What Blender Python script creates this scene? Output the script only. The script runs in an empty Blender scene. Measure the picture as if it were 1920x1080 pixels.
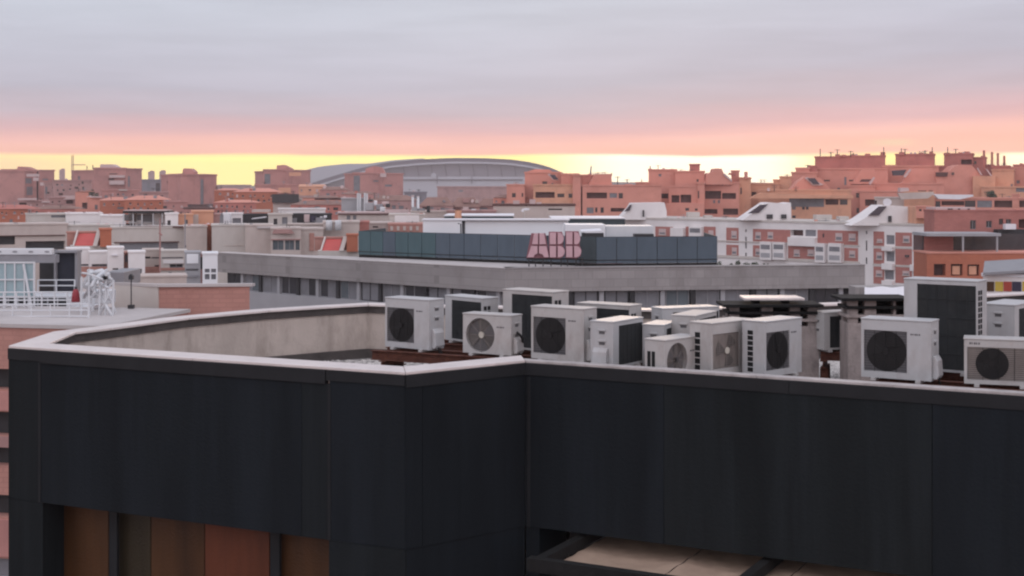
import bpy, bmesh, math, random
from mathutils import Vector, Matrix
from mathutils.geometry import tessellate_polygon
R = math.radians
random.seed(7)
scene = bpy.context.scene
COL = scene.collection

# ------------------------------------------------------------------ camera
F = 2600.0          # focal length in photograph pixels (1920 wide)
HY = 348.0          # eye level row
CZ = 26.0           # eye height above the street
cam_d = bpy.data.cameras.new("camera")
cam = bpy.data.objects.new("camera", cam_d)
COL.objects.link(cam)
cam.location = (0, 0, CZ)
cam.rotation_euler = (R(90), 0, 0)
cam_d.sensor_width = 36
cam_d.lens = 36 * F / 1920
cam_d.shift_y = -(540 - HY) / 1920
cam_d.clip_start = 0.5
cam_d.clip_end = 20000
scene.camera = cam

# ------------------------------------------------------------------ sky
def lin(c):
    out = []
    for v in c[:3]:
        v /= 255.0
        out.append(v / 12.92 if v <= 0.04045 else ((v + 0.055) / 1.055) ** 2.4)
    return tuple(out) + (1.0,)

SUN_AZ = math.atan2(300, F)      # a little right of straight ahead
SUN_EL = R(3.0)
world = bpy.data.worlds.new("World")
scene.world = world
world.use_nodes = True
wn = world.node_tree
wn.nodes.clear()
def N(t, **k):
    n = wn.nodes.new(t)
    for a, b in k.items():
        setattr(n, a, b)
    return n
def wmath(op, a, b=None, c=None, clamp=False):
    n = N('ShaderNodeMath', operation=op)
    n.use_clamp = clamp
    for i, v in enumerate((a, b, c)):
        if v is None:
            continue
        if isinstance(v, (int, float)):
            n.inputs[i].default_value = v
        else:
            wn.links.new(v, n.inputs[i])
    return n.outputs[0]
def wrange(v, a, b, c=0.0, d=1.0):
    n = N('ShaderNodeMapRange', interpolation_type='SMOOTHSTEP')
    wn.links.new(v, n.inputs[0])
    for i, x in enumerate((a, b, c, d)):
        n.inputs[i + 1].default_value = x
    return n.outputs[0]
def wmix(f, a, b, mode='MIX'):
    n = N('ShaderNodeMix', data_type='RGBA', blend_type=mode)
    for i, v in ((0, f), (6, a), (7, b)):
        if isinstance(v, (int, float)):
            n.inputs[i].default_value = v
        elif isinstance(v, tuple):
            n.inputs[i].default_value = v
        else:
            wn.links.new(v, n.inputs[i])
    return n.outputs[2]
def wramp(v, stops):
    n = N('ShaderNodeValToRGB')
    wn.links.new(v, n.inputs[0])
    e = n.color_ramp.elements
    while len(e) > 1:
        e.remove(e[-1])
    e[0].position, e[0].color = stops[0][0], stops[0][1]
    for p, c in stops[1:]:
        q = e.new(p)
        q.color = c
    return n.outputs[0]
tc = N('ShaderNodeTexCoord')
sep = N('ShaderNodeSeparateXYZ')
wn.links.new(tc.outputs['Generated'], sep.inputs[0])
X, Y_, Z = sep.outputs
mp = N('ShaderNodeMapping')
mp.inputs['Scale'].default_value = (2.2, 2.2, 26)
wn.links.new(tc.outputs['Generated'], mp.inputs[0])
nz = N('ShaderNodeTexNoise')
nz.inputs['Scale'].default_value = 2.0
nz.inputs['Detail'].default_value = 5
nz.inputs['Roughness'].default_value = 0.5
wn.links.new(mp.outputs[0], nz.inputs[0])
nfac = nz.outputs[0]
mp2 = N('ShaderNodeMapping')
mp2.inputs['Scale'].default_value = (6, 6, 60)
wn.links.new(tc.outputs['Generated'], mp2.inputs[0])
nz2 = N('ShaderNodeTexNoise')
nz2.inputs['Scale'].default_value = 1.6
nz2.inputs['Detail'].default_value = 4
wn.links.new(mp2.outputs[0], nz2.inputs[0])
nfine = nz2.outputs[0]
# cloud layer: colour by height above the horizon, pink reaching higher on the right
wide = wrange(X, -0.05, 0.36, 0.93, 1.27)
zz = wmath('DIVIDE', Z, wide)
zz = wmath('ADD', zz, wmath('MULTIPLY', wmath('SUBTRACT', nfac, 0.5), 0.016))
zt = wmath('MULTIPLY', zz, 5.0, clamp=True)      # 0..0.2 -> 0..1
cloud = wramp(zt, [(0.0, (1.25, .68, .44, 1)), (0.108, (1.2, .66, .49, 1)), (0.16, (1.13, .63, .54, 1)),
                   (0.215, (.80, .51, .53, 1)), (0.28, lin((205, 189, 199))), (0.37, lin((196, 193, 207))),
                   (0.48, lin((199, 199, 213))), (0.66, lin((204, 208, 221))), (1.0, lin((198, 202, 216)))])
streak = wrange(nfine, 0.36, 0.66, 0.975, 1.02)
cloud = wmix(1.0, cloud, streak, 'MULTIPLY')
broad = wrange(nfac, 0.3, 0.7, 0.965, 1.03)
cloud = wmix(1.0, cloud, broad, 'MULTIPLY')
# clear strip under the cloud edge, towards the set sun
edge = wmath('ADD', wmath('ADD', 0.0213, wmath('MULTIPLY', wmath('SUBTRACT', nfine, 0.5), 0.0045)), wmath('MULTIPLY', wmath('SUBTRACT', nfac, 0.5), 0.003))
strip = wmath('SUBTRACT', 1.0, wmath('SMOOTH_MAX', 0.0, wmath('MULTIPLY', wmath('SUBTRACT', Z, wmath('SUBTRACT', edge, 0.0012)), 330.0), 0.2), clamp=True)
strip = wmath('MULTIPLY', strip, wrange(Y_, 0.70, 0.92))
glow1 = wmath('MULTIPLY', wrange(X, 0.0, 0.09), wrange(X, 0.24, 0.17))
far_l = wrange(X, -0.36, -0.22)
yellow = wmix(far_l, (1.45, 1.05, 0.50, 1), (1.6, 1.38, 0.46, 1))
yellow = wmix(wrange(X, 0.27, 0.36), yellow, (1.35, 1.05, 0.65, 1))
clear = wmix(glow1, yellow, (2.0, 1.8, 1.35, 1))
clear = wmix(wmath('MULTIPLY', wrange(X, 0.325, 0.34), wrange(X, 0.36, 0.345)), clear, (2.0, 1.7, 1.1, 1))
skycol = wmix(strip, cloud, clear)
# small bright streak in the pink on the right
sx = wmath('MULTIPLY', wrange(X, 0.24, 0.262), wrange(X, 0.285, 0.268))
sz = wmath('MULTIPLY', wrange(Z, 0.026, 0.0295), wrange(Z, 0.034, 0.0305))
skycol = wmix(wmath('MULTIPLY', wmath('MULTIPLY', sx, sz), 0.55), skycol, (1.0, 0.82, 0.52, 1))
# brighter open sky behind the camera and overhead
overh = wrange(Z, 0.15, 0.7, 1.0, 1.15)
east = wrange(Y_, 0.5, -0.5, 1.0, 2.05)
lift = wmath('MULTIPLY', overh, east)
skycol = wmix(1.0, skycol, lift, 'MULTIPLY')
skycol = wmix(wrange(Y_, 0.4, -0.4), skycol, wmix(1.0, skycol, (1.05, 1.0, 0.955, 1), 'MULTIPLY'))
below = wrange(Z, -0.02, -0.001)
skycol = wmix(below, (0.12, 0.10, 0.10, 1), skycol)
bg1 = N('ShaderNodeBackground')
wn.links.new(skycol, bg1.inputs[0])
bg1.inputs[1].default_value = 1.0
sky = N('ShaderNodeTexSky')
sky.sky_type = 'NISHITA'
sky.sun_disc = False
sky.sun_elevation = SUN_EL
sky.sun_rotation = SUN_AZ
bg2 = N('ShaderNodeBackground')
wn.links.new(sky.outputs[0], bg2.inputs[0])
bg2.inputs[1].default_value = 0.002
adds = N('ShaderNodeAddShader')
wn.links.new(bg1.outputs[0], adds.inputs[0])
wn.links.new(bg2.outputs[0], adds.inputs[1])
wo = N('ShaderNodeOutputWorld')
wn.links.new(adds.outputs[0], wo.inputs[0])

# ------------------------------------------------------------------ sun (low, veiled by cloud)
sd = bpy.data.lights.new("sun", 'SUN')
sd.energy = 0.5
sd.angle = R(10)
sd.color = (1.0, 0.72, 0.5)
so = bpy.data.objects.new("sun", sd)
COL.objects.link(so)
d = Vector((math.sin(SUN_AZ) * math.cos(SUN_EL), math.cos(SUN_AZ) * math.cos(SUN_EL), math.sin(SUN_EL)))
so.rotation_euler = d.to_track_quat('Z', 'Y').to_euler()
so.location = (0, 0, 60)

scene.view_settings.view_transform = 'Standard'
scene.view_settings.look = 'None'
scene.view_settings.gamma = 1
scene.view_settings.exposure = 0
scene.render.engine = 'CYCLES'
scene.cycles.filter_width = 2.2
scene.cycles.volume_bounces = 0
scene.cycles.max_bounces = 6

# ------------------------------------------------------------------ materials
MATS = {}
def mat(name, color, rough=0.85, var=0.12, scale=1.5, bump=0.0, bscale=20.0, metal=0.0, streak=0.0,
        brick=None, spec=0.3, alpha=1.0, fins=None, dirt=None):
    if name in MATS:
        return MATS[name]
    m = bpy.data.materials.new(name)
    m.use_nodes = True
    nt = m.node_tree
    b = nt.nodes['Principled BSDF']
    b.inputs['Roughness'].default_value = rough
    b.inputs['Metallic'].default_value = metal
    b.inputs['Specular IOR Level'].default_value = spec
    L = nt.links.new
    t = nt.nodes.new('ShaderNodeTexCoord')
    n1 = nt.nodes.new('ShaderNodeTexNoise')
    n1.inputs['Scale'].default_value = scale
    n1.inputs['Detail'].default_value = 6
    n1.inputs['Roughness'].default_value = 0.6
    mpn = nt.nodes.new('ShaderNodeMapping')
    L(t.outputs['Object'], mpn.inputs[0])
    if streak:
        mpn.inputs['Scale'].default_value = (1, 1, 1.0 / streak)
    L(mpn.outputs[0], n1.inputs[0])
    mr = nt.nodes.new('ShaderNodeMapRange')
    mr.inputs[1].default_value = 0.25
    mr.inputs[2].default_value = 0.75
    mr.inputs[3].default_value = 1 - var
    mr.inputs[4].default_value = 1 + var
    L(n1.outputs[0], mr.inputs[0])
    mx = nt.nodes.new('ShaderNodeMix')
    mx.data_type = 'RGBA'
    mx.blend_type = 'MULTIPLY'
    mx.inputs[0].default_value = 1
    base = tuple(color) + (1,)
    mx.inputs[6].default_value = base
    L(mr.outputs[0], mx.inputs[7])
    out = mx.outputs[2]
    if brick:
        bt = nt.nodes.new('ShaderNodeTexBrick')
        cm = nt.nodes.new('ShaderNodeCombineXYZ')
        sp = nt.nodes.new('ShaderNodeSeparateXYZ')
        L(t.outputs['Object'], sp.inputs[0])
        ad = nt.nodes.new('ShaderNodeMath')
        L(sp.outputs[0], ad.inputs[0]); L(sp.outputs[1], ad.inputs[1])
        L(ad.outputs[0], cm.inputs[0]); L(sp.outputs[2], cm.inputs[1])
        L(cm.outputs[0], bt.inputs[0])
        bt.inputs['Scale'].default_value = 1
        bt.inputs['Brick Width'].default_value = brick[0]
        bt.inputs['Row Height'].default_value = brick[1]
        bt.inputs['Mortar Size'].default_value = brick[2]
        bt.inputs['Color1'].default_value = (1, 1, 1, 1)
        bt.inputs['Color2'].default_value = (brick[3],) * 3 + (1,)
        bt.inputs['Mortar'].default_value = (brick[4],) * 3 + (1,)
        m2 = nt.nodes.new('ShaderNodeMix')
        m2.data_type = 'RGBA'; m2.blend_type = 'MULTIPLY'
        m2.inputs[0].default_value = 1
        L(out, m2.inputs[6]); L(bt.outputs[0], m2.inputs[7])
        out = m2.outputs[2]
    if dirt:
        n3 = nt.nodes.new('ShaderNodeTexNoise')
        n3.inputs['Scale'].default_value = dirt[1]
        n3.inputs['Detail'].default_value = 8
        n3.inputs['Roughness'].default_value = 0.7
        mp3 = nt.nodes.new('ShaderNodeMapping')
        mp3.inputs['Scale'].default_value = (1, 1, dirt[3] if len(dirt) > 3 else 1)
        L(t.outputs['Object'], mp3.inputs[0]); L(mp3.outputs[0], n3.inputs[0])
        r3 = nt.nodes.new('ShaderNodeMapRange')
        r3.inputs[1].default_value = 0.48; r3.inputs[2].default_value = 0.68
        r3.inputs[3].default_value = 0; r3.inputs[4].default_value = dirt[2]
        L(n3.outputs[0], r3.inputs[0])
        m3 = nt.nodes.new('ShaderNodeMix'); m3.data_type = 'RGBA'
        L(r3.outputs[0], m3.inputs[0]); L(out, m3.inputs[6])
        m3.inputs[7].default_value = tuple(dirt[0]) + (1,)
        out = m3.outputs[2]
    L(out, b.inputs['Base Color'])
    if fins:
        wv = nt.nodes.new('ShaderNodeTexWave')
        wv.bands_direction = fins[0]
        wv.inputs['Scale'].default_value = fins[1]
        L(t.outputs['Object'], wv.inputs[0])
        bp = nt.nodes.new('ShaderNodeBump')
        bp.inputs['Strength'].default_value = fins[2]
        bp.inputs['Distance'].default_value = 0.02
        L(wv.outputs[1], bp.inputs['Height'])
        L(bp.outputs[0], b.inputs['Normal'])
    elif bump:
        n2 = nt.nodes.new('ShaderNodeTexNoise')
        n2.inputs['Scale'].default_value = bscale
        n2.inputs['Detail'].default_value = 5
        L(t.outputs['Object'], n2.inputs[0])
        bp = nt.nodes.new('ShaderNodeBump')
        bp.inputs['Strength'].default_value = bump
        bp.inputs['Distance'].default_value = 0.03
        L(n2.outputs[0], bp.inputs['Height'])
        L(bp.outputs[0], b.inputs['Normal'])
    if alpha < 1:
        b.inputs['Alpha'].default_value = alpha
    MATS[name] = m
    return m

M = dict(
    facade=mat('charcoal_facade', (0.0112, 0.0136, 0.0150), 0.6, 0.26, 2.2, 0.15, 30, streak=9, spec=0.07, dirt=((0.022, 0.027, 0.031), 1.6, 0.5, 0.06)),
    facade2=mat('charcoal_facade_blue', (0.0102, 0.0128, 0.0156), 0.6, 0.28, 2.2, 0.15, 30, streak=9, spec=0.07, dirt=((0.019, 0.024, 0.031), 1.6, 0.5, 0.06)),
    trim=mat('charcoal_trim', (0.014, 0.015, 0.017), 0.5, 0.25, 3, 0.1, 30, streak=2, spec=0.2),
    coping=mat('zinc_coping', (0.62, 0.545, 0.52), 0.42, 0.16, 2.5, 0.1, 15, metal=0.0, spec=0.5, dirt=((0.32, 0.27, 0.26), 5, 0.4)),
    coping_dull=mat('dull_zinc', (0.40, 0.36, 0.35), 0.55, 0.22, 4, 0.15, 15, dirt=((0.20, 0.18, 0.17), 3, 0.6)),  # duller, darker tone for the right hand front run
    innerfascia=mat('dark_inner_band', (0.065, 0.055, 0.052), 0.7, 0.3, 3, 0.3, 20),
    concrete=mat('weathered_render', (0.47, 0.395, 0.35), 0.95, 0.16, 1.2, 0.3, 18, dirt=((0.27, 0.22, 0.19), 2.2, 0.7, 0.35)),
    conc2=mat('rough_concrete', (0.30, 0.25, 0.235), 0.95, 0.18, 4, 0.4, 25, dirt=((0.12, 0.10, 0.095), 5, 0.6, 0.4)),
    gravel=mat('gravel_roof', (0.30, 0.28, 0.27), 1.0, 0.5, 28, 0.8, 45),
    pebble=mat('pale_pebble', (0.48, 0.45, 0.43), 0.9, 0.4, 9),
    rust=mat('rusty_steel', (0.085, 0.030, 0.020), 0.85, 0.4, 9, 0.4, 40, dirt=((0.15, 0.055, 0.03), 14, 0.6)),
    black=mat('black_opening', (0.008, 0.008, 0.009), 0.8, 0.2, 4),
    soot=mat('dark_slab', (0.009, 0.0085, 0.0085), 0.9, 0.4, 6, 0.3, 30),
    timber=mat('brown_window_pane', (0.056, 0.024, 0.009), 0.4, 0.55, 2.2, 0.2, 30, streak=8),  # brown panes; mottled reflections in the glass are put into this colour
    paneamber=mat('orange_reflection_pane', (0.105, 0.029, 0.012), 0.5, 0.4, 2.0, 0.1, 30, streak=5),  # amber reflection in window glass, put into the colour
    olive=mat('olive_pane', (0.032, 0.024, 0.013), 0.4, 0.4, 3, 0.2, 30, streak=8),
    canvas=mat('sand_canvas', (0.42, 0.30, 0.225), 0.9, 0.10, 1.5, 0.35, 5, dirt=((0.27, 0.185, 0.14), 1.1, 0.6)),
    ac=mat('ac_enamel', (0.42, 0.415, 0.42), 0.45, 0.07, 3, 0.05, 20, spec=0.45, dirt=((0.30, 0.27, 0.26), 4, 0.45, 0.5)),
    ac_warm=mat('ac_enamel_aged', (0.42, 0.40, 0.39), 0.55, 0.09, 3, 0.05, 20, dirt=((0.27, 0.22, 0.20), 4, 0.5, 0.5)),
    ac_grey=mat('ac_grille_grey', (0.105, 0.10, 0.105), 0.7, 0.2, 6),
    ac_greyw=mat('ac_grille_warm', (0.22, 0.19, 0.175), 0.7, 0.2, 5),
    fan=mat('fan_plastic', (0.010, 0.009, 0.010), 0.6, 0.2, 6),
    fanlight=mat('fan_plastic_grey', (0.10, 0.09, 0.085), 0.6, 0.25, 6),
    hub=mat('fan_hub_cream', (0.50, 0.47, 0.41), 0.5, 0.1, 6),
    coil=mat('condenser_coil', (0.020, 0.022, 0.024), 0.6, 0.35, 5, fins=('Z', 40, 0.5), dirt=((0.045, 0.042, 0.04), 3, 0.6)),
    rubber=mat('black_rubber', (0.015, 0.015, 0.015), 0.7, 0.2, 5),
    white=mat('white_render', (0.72, 0.68, 0.67), 0.9, 0.07, 0.25, 0.1, 3, dirt=((0.58, 0.53, 0.52), 0.35, 0.4, 0.4)),
    whitem=mat('white_metal_sheet', (0.74, 0.74, 0.76), 0.5, 0.05, 0.3, streak=4),
    whitep=mat('white_paint', (0.58, 0.59, 0.61), 0.5, 0.06, 1),
    beige=mat('beige_render', (0.50, 0.425, 0.39), 0.95, 0.08, 0.3, 0.1, 3, dirt=((0.34, 0.27, 0.245), 0.4, 0.4, 0.4)),
    cream=mat('cream_render', (0.52, 0.475, 0.44), 0.95, 0.07, 0.3, dirt=((0.40, 0.34, 0.31), 0.4, 0.4, 0.4)),
    greyst=mat('grey_stone_cladding', (0.31, 0.285, 0.28), 0.85, 0.09, 0.35, brick=(1.2, 0.6, 0.02, 0.86, 0.72), dirt=((0.18, 0.16, 0.155), 0.5, 0.5, 0.5)),
    spandrel=mat('pale_spandrel', (0.33, 0.325, 0.34), 0.8, 0.08, 0.5),
    roofpale=mat('pale_roof_membrane', (0.46, 0.42, 0.41), 0.9, 0.15, 0.4),
    pinkbrick=mat('pink_brick', (0.46, 0.235, 0.195), 0.95, 0.09, 0.5, brick=(0.5, 0.16, 0.02, 0.9, 0.85), dirt=((0.29, 0.14, 0.115), 0.8, 0.5)),
    brick=mat('red_brick', (0.42, 0.17, 0.145), 0.95, 0.10, 0.4, brick=(0.6, 0.2, 0.03, 0.88, 0.9), dirt=((0.28, 0.10, 0.08), 0.5, 0.4)),
    terra=mat('terracotta_render', (0.60, 0.265, 0.205), 0.95, 0.10, 0.16, dirt=((0.48, 0.20, 0.15), 0.25, 0.6)),
    terra2=mat('terracotta_brick_dark', (0.45, 0.17, 0.14), 0.95, 0.12, 0.2, dirt=((0.24, 0.09, 0.08), 0.3, 0.5)),
    ochre=mat('ochre_render', (0.62, 0.32, 0.21), 0.95, 0.08, 0.2, dirt=((0.38, 0.20, 0.14), 0.3, 0.5)),
    towerb=mat('faded_brick', (0.46, 0.225, 0.20), 0.95, 0.10, 0.12, dirt=((0.23, 0.115, 0.11), 0.15, 0.6)),
    mauve=mat('mauve_brown_brick', (0.38, 0.225, 0.21), 0.95, 0.14, 0.14, dirt=((0.2, 0.11, 0.105), 0.2, 0.6)),
    orange=mat('orange_brick', (0.44, 0.15, 0.09), 0.95, 0.10, 0.3, brick=(0.6, 0.2, 0.03, 0.9, 0.9), dirt=((0.33, 0.095, 0.06), 0.5, 0.4)),
    rooft=mat('clay_tile_roof', (0.30, 0.115, 0.08), 0.9, 0.25, 0.4, fins=('X', 2.0, 0.6), dirt=((0.2, 0.08, 0.06), 0.4, 0.6)),
    rooftb=mat('brown_tile_roof', (0.25, 0.145, 0.12), 0.9, 0.22, 0.3, dirt=((0.17, 0.10, 0.085), 0.4, 0.6)),
    redsheet=mat('red_sheet', (0.48, 0.085, 0.075), 0.6, 0.10, 0.8),
    screen=mat('teal_louvre', (0.058, 0.105, 0.118), 0.55, 0.12, 1.2, fins=('Z', 6, 0.5), streak=3),
    screen2=mat('slate_louvre', (0.072, 0.098, 0.125), 0.55, 0.12, 1.2, fins=('Z', 6, 0.5), streak=3),
    screend=mat('dark_louvre', (0.045, 0.062, 0.070), 0.55, 0.12, 1.2, fins=('Z', 6, 0.5)),
    letter=mat('pale_pink_letter', (0.54, 0.34, 0.37), 0.5, 0.10, 1.5),
    letterw=mat('letter_rim_red', (0.25, 0.11, 0.13), 0.6, 0.10, 1.5),
    glass=mat('dark_glass', (0.035, 0.036, 0.042), 0.12, 0.3, 0.7, spec=0.6),
    glassb=mat('blue_glass', (0.10, 0.12, 0.135), 0.15, 0.3, 0.7, spec=0.6),
    glassg=mat('grey_blind', (0.17, 0.17, 0.185), 0.5, 0.25, 0.8),
    frost=mat('frosted_panel', (0.28, 0.38, 0.41), 0.25, 0.10, 0.8, spec=0.6),
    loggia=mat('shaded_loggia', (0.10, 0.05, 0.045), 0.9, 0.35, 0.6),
    shutter=mat('pink_white_shutter', (0.52, 0.40, 0.39), 0.8, 0.10, 1.5),
    solar=mat('solar_panel', (0.03, 0.028, 0.045), 0.25, 0.15, 0.6, spec=0.6),
    dark=mat('dark_metal', (0.03, 0.03, 0.033), 0.6, 0.2, 3),
    grey=mat('grey_metal', (0.24, 0.235, 0.25), 0.6, 0.12, 2),
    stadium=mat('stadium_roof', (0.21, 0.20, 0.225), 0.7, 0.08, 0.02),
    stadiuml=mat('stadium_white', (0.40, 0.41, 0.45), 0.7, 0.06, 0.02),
    stadiumd=mat('stadium_dark', (0.09, 0.08, 0.10), 0.8, 0.08, 0.02),  # dark purple grey of the roof rim, struts and joints
    yellow=mat('yellow_panel', (0.50, 0.36, 0.06), 0.6, 0.1, 1),
    redp=mat('red_panel', (0.36, 0.06, 0.04), 0.6, 0.1, 1),
    navyp=mat('navy_panel', (0.035, 0.03, 0.055), 0.6, 0.1, 1),
    leaf=mat('dark_foliage', (0.045, 0.060, 0.035), 0.8, 0.5, 1.5),
    bark=mat('bark', (0.08, 0.06, 0.045), 0.9, 0.3, 3),
    tarp=mat('white_tarpaulin', (0.70, 0.69, 0.72), 0.6, 0.05, 1, 0.3, 4),
    ground=mat('city_ground', (0.11, 0.095, 0.09), 0.95, 0.3, 0.02),
    road=mat('asphalt', (0.05, 0.05, 0.052), 0.9, 0.2, 0.5),
    hill=mat('dry_hills', (0.16, 0.13, 0.12), 1.0, 0.25, 0.002),
    redt=mat('red_tank_paint', (0.30, 0.045, 0.055), 0.5, 0.2, 4),
)

# ------------------------------------------------------------------ mesh helpers
def px(x, Y):
    return (x - 960.0) / F * Y
def pz(y, Y):
    return CZ + (HY - y) / F * Y
def P(x, y, Y):
    return Vector((px(x, Y), Y, pz(y, Y)))
def PD(x, y, D):
    """point on the level plane D metres under the eye seen at pixel x, y"""
    Y = D * F / (y - HY)
    return Vector((px(x, Y), Y, CZ - D))

class MB:
    def __init__(s):
        s.v = []; s.f = []
    def poly(s, pts):
        i = len(s.v)
        s.v += [tuple(p) for p in pts]
        s.f.append(tuple(range(i, i + len(pts))))
    def hexa(s, b, t):
        """b, t: four bottom and four top corners, same order"""
        i = len(s.v)
        s.v += [tuple(p) for p in list(b) + list(t)]
        s.f += [(i, i + 3, i + 2, i + 1), (i + 4, i + 5, i + 6, i + 7)]
        for k in range(4):
            n = (k + 1) % 4
            s.f.append((i + k, i + n, i + 4 + n, i + 4 + k))
    def box(s, x0, x1, y0, y1, z0, z1):
        s.hexa([(x0, y0, z0), (x1, y0, z0), (x1, y1, z0), (x0, y1, z0)],
               [(x0, y0, z1), (x1, y0, z1), (x1, y1, z1), (x0, y1, z1)])
    def strip(s, outer, inner, z0, z1):
        for k in range(len(outer) - 1):
            a, b, c, e = outer[k], outer[k + 1], inner[k + 1], inner[k]
            s.hexa([(p[0], p[1], z0) for p in (a, b, c, e)], [(p[0], p[1], z1) for p in (a, b, c, e)])
    def prism(s, pts, off):
        """polygon (3D points) extruded by the vector off"""
        n = len(pts)
        i = len(s.v)
        off = Vector(off)
        s.v += [tuple(p) for p in pts] + [tuple(Vector(p) + off) for p in pts]
        s.f.append(tuple(range(i, i + n)))
        s.f.append(tuple(range(i + 2 * n - 1, i + n - 1, -1)))
        for k in range(n):
            m_ = (k + 1) % n
            s.f.append((i + k, i + n + k, i + n + m_, i + m_))
    def tube(s, pts, r, n=6, r2=None):
        pts = [Vector(p) for p in pts]
        rings = []
        for k, p in enumerate(pts):
            a = pts[max(0, k - 1)]; b = pts[min(len(pts) - 1, k + 1)]
            dr = (b - a).normalized()
            up = Vector((0, 0, 1)) if abs(dr.z) < 0.9 else Vector((1, 0, 0))
            u = dr.cross(up).normalized(); w = dr.cross(u)
            rr = r if r2 is None else r + (r2 - r) * k / (len(pts) - 1)
            i = len(s.v)
            for q in range(n):
                an = 2 * math.pi * q / n
                s.v.append(tuple(p + u * math.cos(an) * rr + w * math.sin(an) * rr))
            rings.append(i)
        for k in range(len(rings) - 1):
            a, b = rings[k], rings[k + 1]
            for q in range(n):
                q2 = (q + 1) % n
                s.f.append((a + q, a + q2, b + q2, b + q))
        s.f.append(tuple(rings[0] + q for q in range(n))[::-1])
        s.f.append(tuple(rings[-1] + q for q in range(n)))
    def build(s, name, m, parent=None, label=None, bevel=0, smooth=False, world=True):
        me = bpy.data.meshes.new(name)
        off = Vector((0, 0, 0))
        if parent is not None and world:
            q = parent
            while q is not None:
                off += q.location
                q = q.parent
        me.from_pydata([tuple(Vector(v) - off) for v in s.v], [], s.f)
        bm = bmesh.new(); bm.from_mesh(me)
        bmesh.ops.recalc_face_normals(bm, faces=bm.faces)
        if bevel:
            bmesh.ops.remove_doubles(bm, verts=bm.verts, dist=1e-5)
            bmesh.ops.bevel(bm, geom=[e for e in bm.edges if len(e.link_faces) == 2 and e.calc_face_angle(0) > 0.6],
                            offset=bevel, segments=2, affect='EDGES', profile=0.5)
        bm.to_mesh(me); bm.free()
        me.materials.append(m)
        if smooth:
            for p_ in me.polygons:
                p_.use_smooth = True
        o = bpy.data.objects.new(name, me)
        COL.objects.link(o)
        if parent is not None:
            o.parent = parent
        if label:
            o['label'] = label
        return o

def tag(o, label, cat, group=None, kind=None):
    if label: o['label'] = label
    if cat: o['category'] = cat
    if group: o['group'] = group
    if kind: o['kind'] = kind
    return o
def thing(name, loc, label, cat, group=None, rz=0):
    o = bpy.data.objects.new(name, None)
    o.empty_display_size = 0.3
    COL.objects.link(o)
    o.location = loc
    o.rotation_euler = (0, 0, rz)
    return tag(o, label, cat, group)
def struct(name, mb, m):
    o = mb.build(name, m)
    o['kind'] = 'structure'
    return o

# wall with real openings between two plan points
class Wall:
    def __init__(s, L, Rr, z0, z1, depth):
        s.L = Vector((L[0], L[1])); s.R = Vector((Rr[0], Rr[1]))
        s.u = (s.R - s.L); s.len = s.u.length; s.u.normalize()
        s.n = Vector((-s.u.y, s.u.x))          # away from the camera
        s.z0, s.z1, s.depth = z0, z1, depth
    def at(s, u, z, w=0.0):
        p = s.L + s.u * u + s.n * w
        return (p.x, p.y, z)
    def uz(s, x, y):
        k = (x - 960.0) / F
        # L + u*t with X = k*Y
        t = (k * s.L.y - s.L.x) / (s.u.x - k * s.u.y)
        Y = s.L.y + s.u.y * t
        return t, pz(y, Y)
    def rect(s, x0, y0, x1, y1):
        a = s.uz(x0, (y0 + y1) / 2)[0]; b = s.uz(x1, (y0 + y1) / 2)[0]
        xm = (x0 + x1) / 2
        return a, b, s.uz(xm, y1)[1], s.uz(xm, y0)[1]
    def slab(s, mb, a, b, c, d_, w0, w1):
        mb.hexa([s.at(a, c, w0), s.at(b, c, w0), s.at(b, c, w1), s.at(a, c, w1)],
                [s.at(a, d_, w0), s.at(b, d_, w0), s.at(b, d_, w1), s.at(a, d_, w1)])
    def mesh(s, holes, reveal=0.3):
        mb = MB()
        hs = []
        for h in holes:
            a, b, c, d_ = h[:4]
            a = max(a, 0.02); b = min(b, s.len - 0.02); c = max(c, s.z0 + 0.02); d_ = min(d_, s.z1 - 0.02)
            if b - a > 0.02 and d_ - c > 0.02:
                hs.append((a, b, c, d_, h[4] if len(h) > 4 else reveal))
        us = sorted(set([0, s.len] + [h[0] for h in hs] + [h[1] for h in hs]))
        zs = sorted(set([s.z0, s.z1] + [h[2] for h in hs] + [h[3] for h in hs]))
        for i in range(len(us) - 1):
            for j in range(len(zs) - 1):
                uc = (us[i] + us[i + 1]) / 2; zc = (zs[j] + zs[j + 1]) / 2
                if any(h[0] < uc < h[1] and h[2] < zc < h[3] for h in hs):
                    continue
                mb.poly([s.at(us[i], zs[j]), s.at(us[i + 1], zs[j]), s.at(us[i + 1], zs[j + 1]), s.at(us[i], zs[j + 1])])
        for a, b, c, d_, r in hs:
            mb.poly([s.at(a, c), s.at(b, c), s.at(b, c, r), s.at(a, c, r)])
            mb.poly([s.at(a, d_), s.at(a, d_, r), s.at(b, d_, r), s.at(b, d_)])
            mb.poly([s.at(a, c), s.at(a, c, r), s.at(a, d_, r), s.at(a, d_)])
            mb.poly([s.at(b, c), s.at(b, d_), s.at(b, d_, r), s.at(b, c, r)])
            mb.poly([s.at(a, c, r), s.at(b, c, r), s.at(b, d_, r), s.at(a, d_, r)])
        D = s.depth
        mb.poly([s.at(0, s.z0), s.at(0, s.z1), s.at(0, s.z1, D), s.at(0, s.z0, D)])
        mb.poly([s.at(s.len, s.z0), s.at(s.len, s.z0, D), s.at(s.len, s.z1, D), s.at(s.len, s.z1)])
        mb.poly([s.at(0, s.z0, D), s.at(0, s.z1, D), s.at(s.len, s.z1, D), s.at(s.len, s.z0, D)])
        mb.poly([s.at(0, s.z1), s.at(s.len, s.z1), s.at(s.len, s.z1, D), s.at(0, s.z1, D)])
        mb.poly([s.at(0, s.z0), s.at(0, s.z0, D), s.at(s.len, s.z0, D), s.at(s.len, s.z0)])
        return mb

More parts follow.
